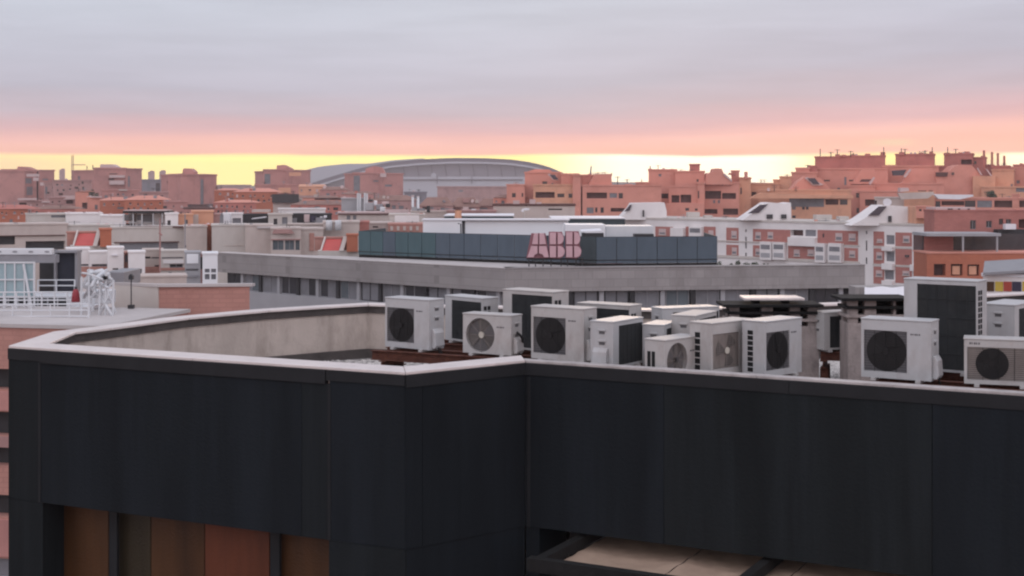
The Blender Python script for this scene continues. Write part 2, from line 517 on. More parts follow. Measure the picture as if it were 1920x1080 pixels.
KIND = {  # kind: part name, material, reveal, pane set back from the reveal's back
    'w': ('window', 'glass', 0.25), 'b': ('window', 'glassb', 0.25), 'g': ('window', 'glassg', 0.2),
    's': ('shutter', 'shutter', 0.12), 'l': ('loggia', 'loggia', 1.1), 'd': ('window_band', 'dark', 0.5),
}
def block(root, x0, x1, yt, Y, depth, m, holes=(), Y2=None, yb=None, name='wall', cop=True, patches=(), copm=None, copt=None):
    """volume whose front wall runs from pixel column x0 (distance Y) to x1 (distance Y2)"""
    z1 = pz(yt, Y)
    z0 = -0.05 if yb is None else pz(yb, Y)
    if Y2 is None or (Y > 250 and abs(Y2 - Y) <= 6):
        Y = Y if Y2 is None else (Y + Y2) / 2
        k_ = ((x0 + x1) / 2 - 960) / F
        hw_ = (x1 - x0) / 2 / F * Y
        Y, Y2 = Y + k_ * hw_, Y - k_ * hw_
    w = Wall((px(x0, Y), Y), (px(x1, Y2), Y2), z0, z1, depth)
    hs = []
    for h in holes:
        k = h[4]
        a, b, c, d_ = w.rect(*h[:4])
        hs.append((a, b, c, d_, KIND[k][2], k))
    o = w.mesh([h[:5] for h in hs]).build(name, M[m], root)
    sc = Y / 100.0
    for a, b, c, d_, r, k in hs:
        a = max(a, 0.02); b = min(b, w.len - 0.02); c = max(c, z0 + 0.02); d_ = min(d_, z1 - 0.02)
        if b - a < 0.05 or d_ - c < 0.05:
            continue
        mb = MB()
        e = 0.004
        w.slab(mb, a + e, b - e, c + e, d_ - e, r - 0.06, r - 0.01)
        pane = mb.build(KIND[k][0], M[KIND[k][1]], root)
        if k in 'wbg' and Y < 160 and (b - a) > 0.5:
            fr = MB()
            t = 0.06
            for q in ((a + e, a + t, c + e, d_ - e), (b - t, b - e, c + e, d_ - e), (a + t, b - t, c + e, c + t), (a + t, b - t, d_ - t, d_ - e),
                      ((a + b) / 2 - t / 2, (a + b) / 2 + t / 2, c + t, d_ - t)):
                w.slab(fr, q[0], q[1], q[2], q[3], r - 0.10, r - 0.061)
            fr.build('frame', M['grey'], pane)
    for p_ in patches:
        a, b, c, d_ = w.rect(*p_[:4])
        pm, nm, pr = p_[4], p_[5], (p_[6] if len(p_) > 6 else 0.06)
        mb = MB()
        w.slab(mb, a, b, c, d_, -pr, 0.03)
        po = mb.build(nm, M[pm], root)
        if nm == 'shutter':
            mb = MB(); w.slab(mb, a + (b - a) * .12, b - (b - a) * .12, c + (d_ - c) * .1, c + (d_ - c) * (.25 + .35 * ((x0 * 7 + int(p_[0]) * 13) % 10) / 10), -pr - .03, -pr - .002); mb.build('pane', M['glassg'], po)
            mb = MB(); w.slab(mb, a - .08, b + .08, c - .1, c - .002, -pr - .12, .02); mb.build('sill', M['cream'], po)
        if nm == 'bay' and d_ - c > 1.8:
            for q in range(int((d_ - c) / 1.55)):
                mb = MB(); zz_ = c + .45 + q * 1.55; w.slab(mb, a + .25, b - .25, zz_, zz_ + .85, -pr - .03, -pr - .002); mb.build('window', M['glassg' if q % 2 else 'spandrel'], po)
    if cop:
        mb = MB()
        t = copt or max(0.12, 0.0011 * Y)
        e = t * 0.45
        w.slab(mb, -e, w.len + e, z1 + 0.003, z1 + t, -e, depth + e)
        mb.build('roof_edge', M[copm or m], root)
    return w
def gable(root, pts, Y, depth, m, name='gable', skew=(0, 0)):
    mb = MB()
    mb.prism([P(x, y, Y) for x, y in pts], (skew[0], depth, skew[1]))
    return mb.build(name, M[m], root)
def pbox(root, x0, y0, x1, y1, Y, depth, m, name):
    mb = MB()
    mb.box(px(x0, Y), px(x1, Y), Y, Y + depth, pz(y1, Y), pz(y0, Y))
    return mb.build(name, M[m], root)
def mast(root, x, y0, y1, Y, r=0.08, arms=0, name='antenna', m='dark'):
    mb = MB()
    a = P(x, y1, Y); b = P(x, y0, Y)
    mb.tube([a, b], r, 5)
    for k in range(arms):
        z = b.z - 0.35 * k - 0.15
        mb.tube([(b.x - 0.7 + 0.12 * k, b.y, z), (b.x + 0.7 - 0.12 * k, b.y, z)], r * 0.5, 4)
    return mb.build(name, M[m], root)
def bld(name, x, Y, label, cat='building', group=None):
    return thing(name, (px(x, Y), Y, 0), label, cat, group)

# ------------------------------------------------------------------ ground, roads, hills
g = MB(); g.box(-2400, 2400, -600, 2300, -0.6, 0.0)
struct('ground', g, M['ground'])
r_ = MB()
r_.box(-400, 400, 62, 74, 0.0, 0.006)
struct('road', r_, M['road'])
r_ = MB()
r_.box(-400, 400, 59, 61.99, 0.0, 0.13)
struct('pavement', r_, M['roofpale'])
h = MB()
hx = [-2100 + 70 * i for i in range(61)]
rows = [(1930, 0), (2020, 0.6), (2130, 1.0), (2270, 0.8)]
def hh(x):
    return 27 + 3 * math.sin(x / 350.0 + 1) + 1.8 * math.sin(x / 130.0) + 1 * math.sin(x / 48.0)
for j in range(3):
    for i in range(60):
        q = []
        for (ii, jj) in ((i, j), (i + 1, j), (i + 1, j + 1), (i, j + 1)):
            q.append((hx[ii], rows[jj][0], hh(hx[ii]) * rows[jj][1] + (0 if jj else -0.3)))
        h.poly(q)
struct('hills', h, M['hill'])

# ------------------------------------------------------------------ foreground building
HP = 2.2            # parapet top below the eye
def on_line(a, b, x):
    """point of plan line a-b seen at pixel column x"""
    k = (x - 960.0) / F
    dx, dy = b[0] - a[0], b[1] - a[1]
    t = (k * a[1] - a[0]) / (dx - k * dy)
    return Vector((a[0] + dx * t, a[1] + dy * t))
def offset(path, w):
    n = len(path); out = []
    for i in range(n):
        a, b, c = Vector(path[i - 1]), Vector(path[i]), Vector(path[(i + 1) % n])
        d1 = (b - a).normalized(); d2 = (c - b).normalized()
        n1 = Vector((-d1.y, d1.x)); n2 = Vector((-d2.y, d2.x))
        m = (n1 + n2).normalized()
        out.append(b + m * (w / max(0.35, m.dot(n1))))
    return out
xy = lambda p: Vector((p[0], p[1]))
F0, F2, F3, F4a = [xy(PD(*q, HP)) for q in ((16, 650), (760, 700), (985, 677), (1900, 738))]
F4 = F3 + (F4a - F3) * 1.55
back = [xy(PD(x, y, HP)) for x, y in ((100, 623), (175, 614.5), (325, 595), (480, 581), (600, 573.5), (690, 568.5), (760, 571), (1230, 579), (1590, 567), (1920, 548))]
back_r = back[-1] + (back[-1] - back[-2]) * 0.4
ring = [F0, F2, F3, F4, back_r] + back[::-1]      # counter-clockwise seen from above
ZP = CZ - HP
fb = thing('foreground_building', (0, 20, 0), 'charcoal clad flat roofed building in the foreground with pale coping round its parapet', 'building')
# thick parapet core and walls down to the ground
ZB = CZ - 4.27      # underside of the clad band
ZR = CZ - 3.18      # gravel level
in28 = offset(ring, 0.28)
out_in = offset(ring, 0.05)
def closed(p): return p + [p[0]]
nF = 4
# back and left parapet walls (concrete rendered)
mb = MB(); mb.strip([out_in[3]] + out_in[4:] + [out_in[0]], [in28[3]] + in28[4:] + [in28[0]], 0, ZP - 0.02)
mb.build('parapet_wall', M['concrete'], fb)
in20 = offset(ring, 0.155)
mb = MB(); mb.strip(out_in[0:4], in28[0:2] + in20[2:4], ZB + 0.012, ZP - 0.02)
mb.build('parapet_wall', M['concrete'], fb)
# dark band under the coping inside: fascia and coping shadow in one colour
in30 = offset(ring, 0.31); 
mb = MB(); mb.strip(closed(in28[4:] + [in28[0]])[:-1], closed(in30[4:] + [in30[0]])[:-1], ZP - 0.15, ZP - 0.022)
mb.build('inner_band', M['innerfascia'], fb)
in31 = offset(ring, 0.33)
mb = MB(); mb.strip(in28[4:] + [in28[0]], in31[4:] + [in31[0]], ZR, ZR + 0.17)
mb.build('inner_band', M['innerfascia'], fb)
# coping with joints
def walk(path, step):
    out = [path[0]]
    for a, b in zip(path, path[1:]):
        n = max(1, int(round((b - a).length / step)))
        for i in range(1, n + 1):
            out.append(a + (b - a) * (i / n))
    return out
def coping(o, i, za, zb, w=0):
    mb = MB()
    for a, b, c, d_ in zip(o, o[1:], i[1:], i):
        u = (b - a).normalized() * 0.004
        p = [a + u, b - u, c - u, d_ + u]
        mb.hexa([(q.x, q.y, za) for q in p], [(q.x, q.y, zb) for q in p])
    return mb
def piecewise(pathA, pathB, step):
    A, B = [pathA[0]], [pathB[0]]
    for a, b, c, d_ in zip(pathA, pathA[1:], pathB, pathB[1:]):
        n = max(1, int(round((b - a).length / step)))
        for i in range(1, n + 1):
            A.append(a + (b - a) * (i / n)); B.append(c + (d_ - c) * (i / n))
    return A, B
inA = offset(ring, 0.46); inB = offset(ring, 0.17); inC = offset(ring, 0.42)
A, B = piecewise(ring[0:3], inA[0:2] + [inC[2]], 3.0)
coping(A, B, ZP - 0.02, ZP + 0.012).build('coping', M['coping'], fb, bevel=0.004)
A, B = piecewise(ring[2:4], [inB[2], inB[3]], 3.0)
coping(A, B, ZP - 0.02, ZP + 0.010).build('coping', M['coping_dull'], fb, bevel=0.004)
inD = offset(ring, 0.37)
A, B = piecewise(ring[4:] + [ring[0]], inD[4:] + [inA[0]], 2.6)
coping(A, B, ZP - 0.02, ZP + 0.014).build('coping', M['coping'], fb, bevel=0.004)
A, B = piecewise(ring[3:5], inA[3:5], 2.6)
coping(A, B, ZP - 0.02, ZP + 0.010).build('coping', M['coping'], fb, bevel=0.004)
# front dark trim under coping and clad panels
def front_strip(xa, xb, seg, w0, w1, z0, z1, name, m, gap=0.0025):
    a0, b0 = seg
    a = on_line(a0, b0, xa) if xa is not None else a0
    b = on_line(a0, b0, xb) if xb is not None else b0
    u = (b0 - a0).normalized(); n = Vector((-u.y, u.x))
    a = a + u * gap; b = b - u * gap
    mb = MB()
    mb.strip([a - n * w0, b - n * w0], [a + n * w1, b + n * w1], z0, z1)
    return mb.build(name, M[m], fb, bevel=0.003)
S1, S2, S3 = (F0, F2), (F2, F3), (F3, F4)
front_strip(None, 75, S1, 0.02, 0.049, ZP - 0.17, ZP - 0.021, 'coping_fascia', 'trim')
front_strip(75, 612, S1, 0.028, 0.049, ZP - 0.19, ZP - 0.021, 'coping_fascia', 'trim')
front_strip(612, None, S1, 0.018, 0.049, ZP - 0.15, ZP - 0.021, 'coping_fascia', 'trim')
front_strip(None, None, S2, 0.018, 0.049, ZP - 0.17, ZP - 0.021, 'coping_fascia', 'trim')
front_strip(None, 1480, S3, 0.018, 0.049, ZP - 0.17, ZP - 0.021, 'coping_fascia', 'trim')
front_strip(1480, None, S3, 0.018, 0.049, ZP - 0.17, ZP - 0.021, 'coping_fascia', 'trim')
for i, (xa, xb) in enumerate(((None, 75), (75, 566), (566, 618), (618, None))):
    front_strip(xa, xb, S1, 0.004, 0.049, ZB, ZP - 0.15 if i > 2 else (ZP - 0.17 if i == 0 else ZP - 0.19), 'facade_panel', 'facade' if i % 2 == 0 else 'facade2')
for i, (xa, xb) in enumerate(((None, 792), (792, None))):
    front_strip(xa, xb, S2, 0.004, 0.049, ZB, ZP - 0.17, 'facade_panel', 'facade2')
for i, (xa, xb) in enumerate(((None, 1245), (1245, 1748), (1748, None))):
    front_strip(xa, xb, S3, 0.004, 0.049, ZB, ZP - 0.17, 'facade_panel', ('facade2', 'facade', 'facade2')[i])
# raised joint covers
for xj, sg in ((618, S1), (75, S1), (992, S3)):
    a = on_line(*sg, xj)
    u = (sg[1] - sg[0]).normalized(); n = Vector((-u.y, u.x))
    mb = MB(); mb.strip([a - u * 0.02 - n * 0.012, a + u * 0.02 - n * 0.012], [a - u * 0.02 + n * 0.0, a + u * 0.02 + n * 0.0], ZB, ZP - 0.2)
    mb.build('joint_cover', M['trim'], fb)
# storey below: left end column, window recess, blank wall, corner
def low_wall(xa, xb, seg, w0, w1, m, name, z0=0.0, z1=None):
    a = on_line(*seg, xa) if xa is not None else seg[0]
    b = on_line(*seg, xb) if xb is not None else seg[1]
    u = (seg[1] - seg[0]).normalized(); n = Vector((-u.y, u.x))
    mb = MB(); mb.strip([a + n * w0, b + n * w0], [a + n * w1, b + n * w1], z0, (ZB - 0.004) if z1 is None else z1)
    return mb.build(name, M[m], fb)
low_wall(None, 80, S1, 0.0, 0.46, 'facade', 'lower_wall')
low_wall(617, None, S1, 0.0, 0.46, 'facade', 'lower_wall')
low_wall(None, None, S2, 0.012, 0.6, 'facade2', 'lower_wall')
low_wall(80, 617, S1, 0.0, 0.05, 'facade', 'lower_wall', 0.0, CZ - 7.0)
a = on_line(*S3, 1010)
u3 = (F4 - F3).normalized(); n3 = Vector((-u3.y, u3.x))
mb = MB(); mb.strip([F3 + n3 * 0.02, a + n3 * 0.02], [F3 + n3 * 0.8, a + n3 * 0.8], 0, ZB - 0.004)
mb.build('lower_wall', M['facade2'], fb)
# recess lining and left window panes, amber reflections painted into their colour
u1 = (F2 - F0).normalized(); n1 = Vector((-u1.y, u1.x))
rl = on_line(*S1, 80); rr = on_line(*S1, 617)
mb = MB(); mb.strip([rl + n1 * 0.48 - u1 * .3, rr + n1 * 0.48 + u1 * .5], [rl + n1 * 0.65 - u1 * .3, rr + n1 * 0.65 + u1 * .5], 0, ZB - 0.01)
mb.build('recess_wall', M['dark'], fb)
def window_part(xa, xb, w, m, name, z0=CZ - 8, z1=ZB - 0.03, t=0.05):
    w -= 0.14
    a = on_line(F0 + n1 * w, F2 + n1 * w, xa); b = on_line(F0 + n1 * w, F2 + n1 * w, xb)
    mb = MB(); mb.strip([a, b], [a + n1 * t, b + n1 * t], z0, z1)
    return mb.build(name, M[m], fb, bevel=0.008)
for xa, xb, w, m, nm in ((98, 116, .50, 'dark', 'window_post'), (117, 203, .54, 'timber', 'reflection_pane'), (204, 219, .42, 'trim', 'window_post'),
                     (220, 282, .55, 'olive', 'reflection_pane'), (283, 383, .55, 'timber', 'reflection_pane'), (384, 505, .48, 'paneamber', 'amber_pane'), (506, 524, .40, 'trim', 'window_post'),
                     (525, 640, .53, 'timber', 'reflection_pane')):
    window_part(xa, xb, w, m, nm)
# roof deck with gravel
deck = offset(ring, 0.28)
mb = MB(); pts = [(p.x, p.y, ZR) for p in deck]; mb.prism(pts, (0, 0, -0.25))
mb.build('roof_deck', M['gravel'], fb)
mb = MB()
rs = random.Random(3)
def pebble(x, y, r):
    a, b, c = r * rs.uniform(.7, 1.3), r * rs.uniform(.7, 1.3), r * rs.uniform(.5, .9)
    base = [(x + a, y, ZR + c * .3), (x, y + b, ZR + c * .3), (x - a, y, ZR + c * .3), (x, y - b, ZR + c * .3)]
    t = (x + rs.uniform(-.3, .3) * a, y, ZR + c); i = len(mb.v)
    mb.v += base + [t]
    for k in range(4): mb.f.append((i + k, i + (k + 1) % 4, i + 4))
for q in range(3500):
    xx = rs.choice((rs.uniform(600, 800), rs.uniform(1480, 1640), rs.uniform(1480, 1640)))
    yy = rs.uniform(673, 716)
    p = PD(xx, yy, 3.18)
    lf = deck
    if p.y < 25.2: pebble(p.x, p.y, rs.uniform(.018, .05))
pe = mb.build('gravel', M['pebble']); tag(pe, 'pale loose pebbles lying on the flat roof behind the parapet', 'gravel', kind='stuff')

# low terrace frame under the right band with canvas panels
fr = thing('pergola_frame', (3.0, 15.2, CZ - 4.6), 'dark steel pergola frame under the right hand clad wall', 'pergola')
u3 = (F4 - F3).normalized(); n3 = Vector((-u3.y, u3.x))
q0 = xy(PD(992, 1043.5, 4.30)); 
mb = MB()
mb.strip([q0 - n3 * 0.06, q0 + u3 * 9 - n3 * 0.06], [q0 + n3 * 0.06, q0 + u3 * 9 + n3 * 0.06], CZ - 4.46, CZ - 4.30)
mb.build('beam', M['soot'], fr, bevel=0.006)
for x, y in ((1004, 1046), (1388, 1083), (1770, 1120)):
    p = xy(PD(x, y, 4.30))
    mb = MB()
    e = p + n3 * 1.9
    mb.strip([p - u3 * 0.06, e - u3 * 0.06], [p + u3 * 0.06, e + u3 * 0.06], CZ - 4.45, CZ - 4.32)
    mb.build('joist', M['soot'], fr, bevel=0.006)
for k, kx in enumerate((1.2, 5.2)):
    p = q0 + u3 * kx
    mb = MB(); mb.box(p.x - .05, p.x + .05, p.y - .05, p.y + .05, 0, CZ - 4.45); mb.build('post', M['dark'], fr)
cv = thing('canvas_awning', (3.0, 15.8, CZ - 4.6), 'creased sand coloured canvas panels stretched under the dark pergola frame', 'awning')
rs2 = random.Random(5)
for k in range(6):
    a = q0 + u3 * (0.15 + 1.3 * k) + n3 * 0.1
    b = q0 + u3 * (0.15 + 1.3 * k + 1.285) + n3 * 0.1
    mb = MB(); nn = 12
    for i in range(nn):
        for j in range(nn):
            q = []
            for (s, t) in ((i, j), (i + 1, j), (i + 1, j + 1), (i, j + 1)):
                p = a + (b - a) * (s / nn) + n3 * (1.85 * t / nn)
                dz = -0.05 * math.sin(math.pi * s / nn) * math.sin(math.pi * t / nn) + 0.008 * math.sin(s * 1.7 + t * 2.3 + k)
                q.append((p.x, p.y, CZ - 4.47 + dz))
            mb.poly(q)
    mb.build('canvas_panel', M['canvas'], cv, smooth=True)
# shaded back wall of the terrace
mb = MB(); p = a = on_line(*S3, 1010)
mb.strip([p + n3 * 0.9, p + n3 * 0.9 + u3 * 9], [p + n3 * 1.2, p + n3 * 1.2 + u3 * 9], 0, ZB - 0.03)
mb.build('recess_wall', M['dark'], fb)

# ------------------------------------------------------------------ air conditioners
def plate_with_hole(mb, x0, x1, z0, z1, hole, y, depth):
    """front plate at y with a polygonal hole, its reveal running depth inwards, and a back face"""
    outer = [Vector((x0, y, z0)), Vector((x1, y, z0)), Vector((x1, y, z1)), Vector((x0, y, z1))]
    inner = [Vector((a, y, b)) for a, b in hole]
    tri = tessellate_polygon([outer, inner])
    allp = outer + inner
    i = len(mb.v)
    mb.v += [tuple(p) for p in allp]
    for t in tri:
        mb.f.append(tuple(i + k for k in t))
    n = len(inner)
    j = len(mb.v)
    mb.v += [(p.x, p.y + depth, p.z) for p in inner]
    for k in range(n):
        k2 = (k + 1) % n
        mb.f.append((i + 4 + k, i + 4 + k2, j + k2, j + k))
    mb.f.append(tuple(range(j, j + n)))
def circ(cx, cz, r, n=36):
    return [(cx + r * math.cos(2 * math.pi * k / n), cz + r * math.sin(2 * math.pi * k / n)) for k in range(n)]
AC_GROUP = 'air conditioning units on the flat roof'
def ac(x, Y, D0, w, d, h, deg, label, style='square', enamel='ac', grille=None, fanmat='fan', hub=None, vent_cols=2, vent_rows=8,
       grille_w=0.66, pipe=False, vents=True, valve=True, logo=True, tray=False):
    """outdoor unit: front looks along -Y when deg = 0; fan end at -x, valve end at +x"""
    cx_ = px(x, Y)
    root = thing('air_conditioner', (cx_, Y, CZ - D0), label, 'air conditioner', AC_GROUP, R(deg))
    E = M[enamel]
    lo = 0.035
    h = h - 0.045 if h > .6 else h - 0.025
    x0, x1, y0, y1 = -w / 2, w / 2, -d / 2, d / 2
    # case: shell built as front plate with the fan opening, back plate with the coil opening, sides, lid
    mb = MB()
    if style == 'square':
        gx0, gx1 = x0 + 0.035, x0 + w * grille_w
        gz0, gz1 = (lo + 0.08, h - 0.125) if grille_w < .7 else (lo + .05, h - .085)
        hole = [(gx0, gz0), (gx1, gz0), (gx1, gz1), (gx0, gz1)]
        fcx, fcz = (gx0 + gx1) / 2 + (0.01 if grille_w < .7 else -0.09 * w), (gz0 + gz1) / 2
        fr = max(gx1 - gx0, gz1 - gz0) / 2 * 0.93 if grille_w < .7 else (gz1 - gz0) / 2 * .96
        fr = min(fr, (gx1 - gx0) / 2 * 0.99, (gz1 - gz0) / 2 * 0.99)
    else:
        fr = h * 0.415
        fcx, fcz = x0 + 0.05 + fr, lo + (h - lo) / 2 - 0.01
        hole = circ(fcx, fcz, fr)
    plate_with_hole(mb, x0, x1, lo, h, hole, y0, 0.03 if style == 'square' else 0.07)
    pane_x1 = x1 - w * 0.185
    hole2 = [(x0 + 0.012, lo + 0.03), (x0 + 0.012, h - 0.045), (pane_x1, h - 0.045), (pane_x1, lo + 0.03)]
    mb2 = MB()
    plate_with_hole(mb2, x0, x1, lo, h, hole2, y1, -0.02)
    off = len(mb.v)
    mb.v += mb2.v; mb.f += [tuple(off + k for k in f) for f in mb2.f]
    mb.poly([(x0, y0, lo), (x0, y1, lo), (x0, y1, h), (x0, y0, h)])
    mb.poly([(x1, y0, lo), (x1, y0, h), (x1, y1, h), (x1, y1, lo)])
    mb.poly([(x0, y0, lo), (x1, y0, lo), (x1, y1, lo), (x0, y1, lo)])
    mb.poly([(x0, y0, h), (x0, y1, h), (x1, y1, h), (x1, y0, h)])
    mb.build('case', E, root, world=False)
    # lid
    lb = MB(); lb.box(x0 - 0.008, x1 + 0.008, y0 - 0.010, y1 + 0.008, h + 0.001, h + 0.022)
    lb.build('lid', E, root, world=False, bevel=0.008)
    # fan
    G = M[grille or 'ac_grey']
    if style == 'square':
        sb = MB(); sb.box(gx0 + .004, gx1 - .004, y0 + 0.016, y0 + 0.026, gz0 + .004, gz1 - .004)
        sb.build('fan_shroud', G, root, world=False)
        yb = y0 + 0.013
    else:
        sb = MB(); sb.prism([(a, y0 + 0.060, b) for a, b in circ(fcx, fcz, fr - .004)], (0, 0.008, 0))
        sb.build('fan_shroud', G, root, world=False)
        yb = y0 + 0.055
    fb_ = MB()
    if style == 'square' and fanmat == 'fan':
        fb_.prism([(a, yb, b) for a, b in circ(fcx, fcz, fr)], (0, 0.002, 0))
    for k in range(3):
        a0 = k * 2 * math.pi / 3 + 0.5 + (w * 7 % 1)
        blade = [(fcx + 0.05 * math.cos(a0), yb - .004, fcz + 0.05 * math.sin(a0))]
        for s in range(7):
            an = a0 - 0.15 + s * 0.16
            blade.append((fcx + fr * 0.93 * math.cos(an), yb - .004 - 0.0015 * s, fcz + fr * 0.93 * math.sin(an)))
        blade.append((fcx + 0.05 * math.cos(a0 + 0.9), yb - .012, fcz + 0.05 * math.sin(a0 + 0.9)))
        fb_.prism(blade, (0, 0.003, 0))
    fan = fb_.build('fan', M[fanmat], root, world=False)
    hb = MB(); hb.prism([(a, yb - 0.022, b) for a, b in circ(fcx, fcz, fr * (0.2 if hub else .15), 20)], (0, 0.008, 0))
    hb.build('fan_hub', M[hub or 'fan'], fan, world=False)
    gb = MB()
    yg = y0 - 0.003 if style == 'square' else y0 + 0.006
    if style == 'square':
        nb = 16
        for k in range(1, nb):
            z = gz0 + (gz1 - gz0) * k / nb
            gb.tube([(gx0 + .002, yg, z), (gx1 - .002, yg, z)], 0.0022, 4)
        for k in range(1, 4):
            xx = gx0 + (gx1 - gx0) * k / 4
            gb.tube([(xx, yg + .003, gz0), (xx, yg + .003, gz1)], 0.003, 4)
    else:
        for k in range(2, 9):
            c = circ(fcx, fcz, fr * k / 8.6, 28)
            pts = [(a, yg, b) for a, b in c]; gb.tube(pts + [pts[0]], 0.0022, 4)
        for k in range(8):
            an = k * math.pi / 4
            gb.tube([(fcx + .05 * math.cos(an), yg + .003, fcz + .05 * math.sin(an)), (fcx + fr * math.cos(an), yg + .003, fcz + fr * math.sin(an))], 0.003, 4)
    gb.build('fan_guard', M['rubber'] if fanmat == 'fan' else M['ac_greyw'], root, world=False)
    # coil at the back, wrapping to the fan end
    cb = MB(); cb.box(x0 + 0.014, pane_x1 - .004, y1 - 0.016, y1 - 0.004, lo + 0.033, h - 0.049)
    cb.build('condenser_coil', M['coil'], root, world=False)
    wb = MB()
    for k in range(1, 5):
        z = lo + (h - lo) * k / 5
        wb.tube([(x0 + .01, y1 + .001, z), (pane_x1, y1 + .001, z)], 0.0025, 4)
    for k in range(1, 6):
        xx = x0 + (pane_x1 - x0) * k / 6
        wb.tube([(xx, y1 + .004, lo + .03), (xx, y1 + .004, h - .045)], 0.0025, 4)
    wb.build('coil_guard', M['dark'], root, world=False)
    # square vents in the fan end
    if vents:
        vb = MB()
        zz0, zz1 = lo + 0.05, h - 0.10
        yy0, yy1 = -d * 0.05, d * 0.40
        if vent_cols == 1: yy0, yy1 = -d * 0.02, d * 0.30
        for r_i in range(vent_rows):
            for c_i in range(vent_cols):
                a = yy0 + (yy1 - yy0) * c_i / vent_cols; b = yy0 + (yy1 - yy0) * (c_i + 1) / vent_cols
                c = zz0 + (zz1 - zz0) * r_i / vent_rows; e = zz0 + (zz1 - zz0) * (r_i + 1) / vent_rows
                gx = (b - a) * 0.12; gz = (e - c) * 0.1
                vb.box(x0 - 0.002, x0 + 0.01, a + gx, b - gx, c + gz, e - gz)
        vb.build('side_vent', M['black'], root, world=False)
    # handles and valve cover on the other end
    for z in (h - 0.13, h - 0.27):
        nb_ = MB(); nb_.box(x1 - 0.01, x1 + 0.003, -0.04, 0.045, z - 0.02, z + 0.018)
        o_ = nb_.build('handle_recess', M['ac_grey'], root, world=False)
        nb_ = MB(); nb_.box(x1 - 0.004, x1 + 0.016, -0.055, 0.06, z + 0.02, z + 0.045)
        nb_.build('handle_lip', E, o_, world=False, bevel=0.005)
    if valve:
        vb = MB()
        vh = min(0.30, h * 0.42)
        prof = [(x1 + 0.001, lo + 0.02), (x1 + 0.055, lo + 0.02), (x1 + 0.075, lo + 0.06), (x1 + 0.06, lo + vh * 0.8), (x1 + 0.025, lo + vh), (x1 + 0.001, lo + vh)]
        vb.prism([(a, -d * 0.33, b) for a, b in prof], (0, d * 0.62, 0))
        vb.build('valve_cover', E, root, world=False, bevel=0.008)
        hb_ = MB(); yy_ = -d * .1
        hb_.tube([(x1 + .05, yy_, lo + .04), (x1 + .07, yy_ + .02, -.02), (x1 + .03, yy_ + .12, -.10), (x1 - .15, yy_ + .3, -.13), (x1 - .45, yy_ + .36, -.12)], .016, 7)
        hb_.tube([(x1 + .03, yy_ + .06, lo + .04), (x1 + .05, yy_ + .09, -.03), (x1 + .10, yy_ + .2, -.12), (x1 + .3, yy_ + .34, -.13)], .011, 6)
        hb_.build('hose', M['rubber'], root, world=False, smooth=True)
    if logo:
        nb_ = MB()
        lx = x0 + w * 0.78 if grille_w < .7 or style != 'square' else x0 + w * 0.15
        for k, ww in enumerate((.018, .012, .02, .014, .018)):
            nb_.box(lx - .06 + k * .025, lx - .06 + k * .025 + ww, y0 - 0.002, y0 + 0.002, h - 0.165 if grille_w < .7 else h - .055, h - 0.145 if grille_w < .7 else h - .03)
        nb_.build('maker_badge', M['ac_grey'], root, world=False)
    for sx in (-0.32, 0.32):
        tb = MB(); tb.box(sx * w - 0.03, sx * w + 0.03, y0 - 0.03, y1 + 0.03, 0.0, lo - 0.001)
        tb.build('foot', E if enamel != 'ac' else M['ac_warm'], root, world=False)
    if pipe:
        pb = MB()
        pts = []
        for k in range(11):
            t = k / 10
            pts.append((x1 + 0.03 + 0.05 * math.sin(t * 3.1), -0.05 + 0.13 * t, h * 0.62 - t * h * 0.30))
        pb.tube(pts, 0.018, 8)
        pb.build('pipe', M['rubber'], root, world=False, smooth=True)
    return root
# front row, left to right
ac(777, 20.3, 2.40, .85, .33, .785, -37, 'white unit with a square dark grille, leftmost of all the air conditioners', enamel='ac')
ac(923, 19.6, 2.40, .80, .29, .60, -31, 'small white unit with a round fan and a black pipe on its side', style='round', grille='ac_grey', fanmat='fanlight', hub='hub', pipe=True, enamel='ac_warm')
ac(1057, 18.9, 2.40, .86, .32, .78, -36, 'white unit with a square dark grille, right of the small round fan one', enamel='ac_warm')
ac(1157, 18.3, 2.40, .80, .34, .67, 180 + 56, 'unit by the parapet with white valve end at left and dark coil at right', enamel='ac')
ac(1262, 17.3, 2.42, .76, .30, .54, 47, 'small low unit with an arched round fan opening, tucked against the parapet', style='round', grille='ac_grey', fanmat='fanlight', vent_cols=2, vent_rows=1, enamel='ac_warm')
ac(1354, 17.6, 2.40, .86, .34, .72, 43, 'unit with a pale brown grille and a cream fan hub', grille='ac_greyw', fanmat='fanlight', hub='hub', vent_cols=1, vent_rows=6, enamel='ac_warm')
ac(1448, 17.6, 2.42, .80, .34, .76, 44, 'unit with a ribbed dark fan between the cream hub unit and the concrete chimney', vent_cols=1, vent_rows=8, enamel='ac')
ac(1687, 17.1, 2.40, .86, .34, .79, -32, 'large white unit with a square dark grille, right of both chimneys', enamel='ac')
ac(1874, 16.6, 2.40, .80, .32, .585, -19, 'beige unit with a grille over nearly its whole front, at right edge', enamel='ac_warm', grille='ac_greyw', grille_w=.93, valve=False)
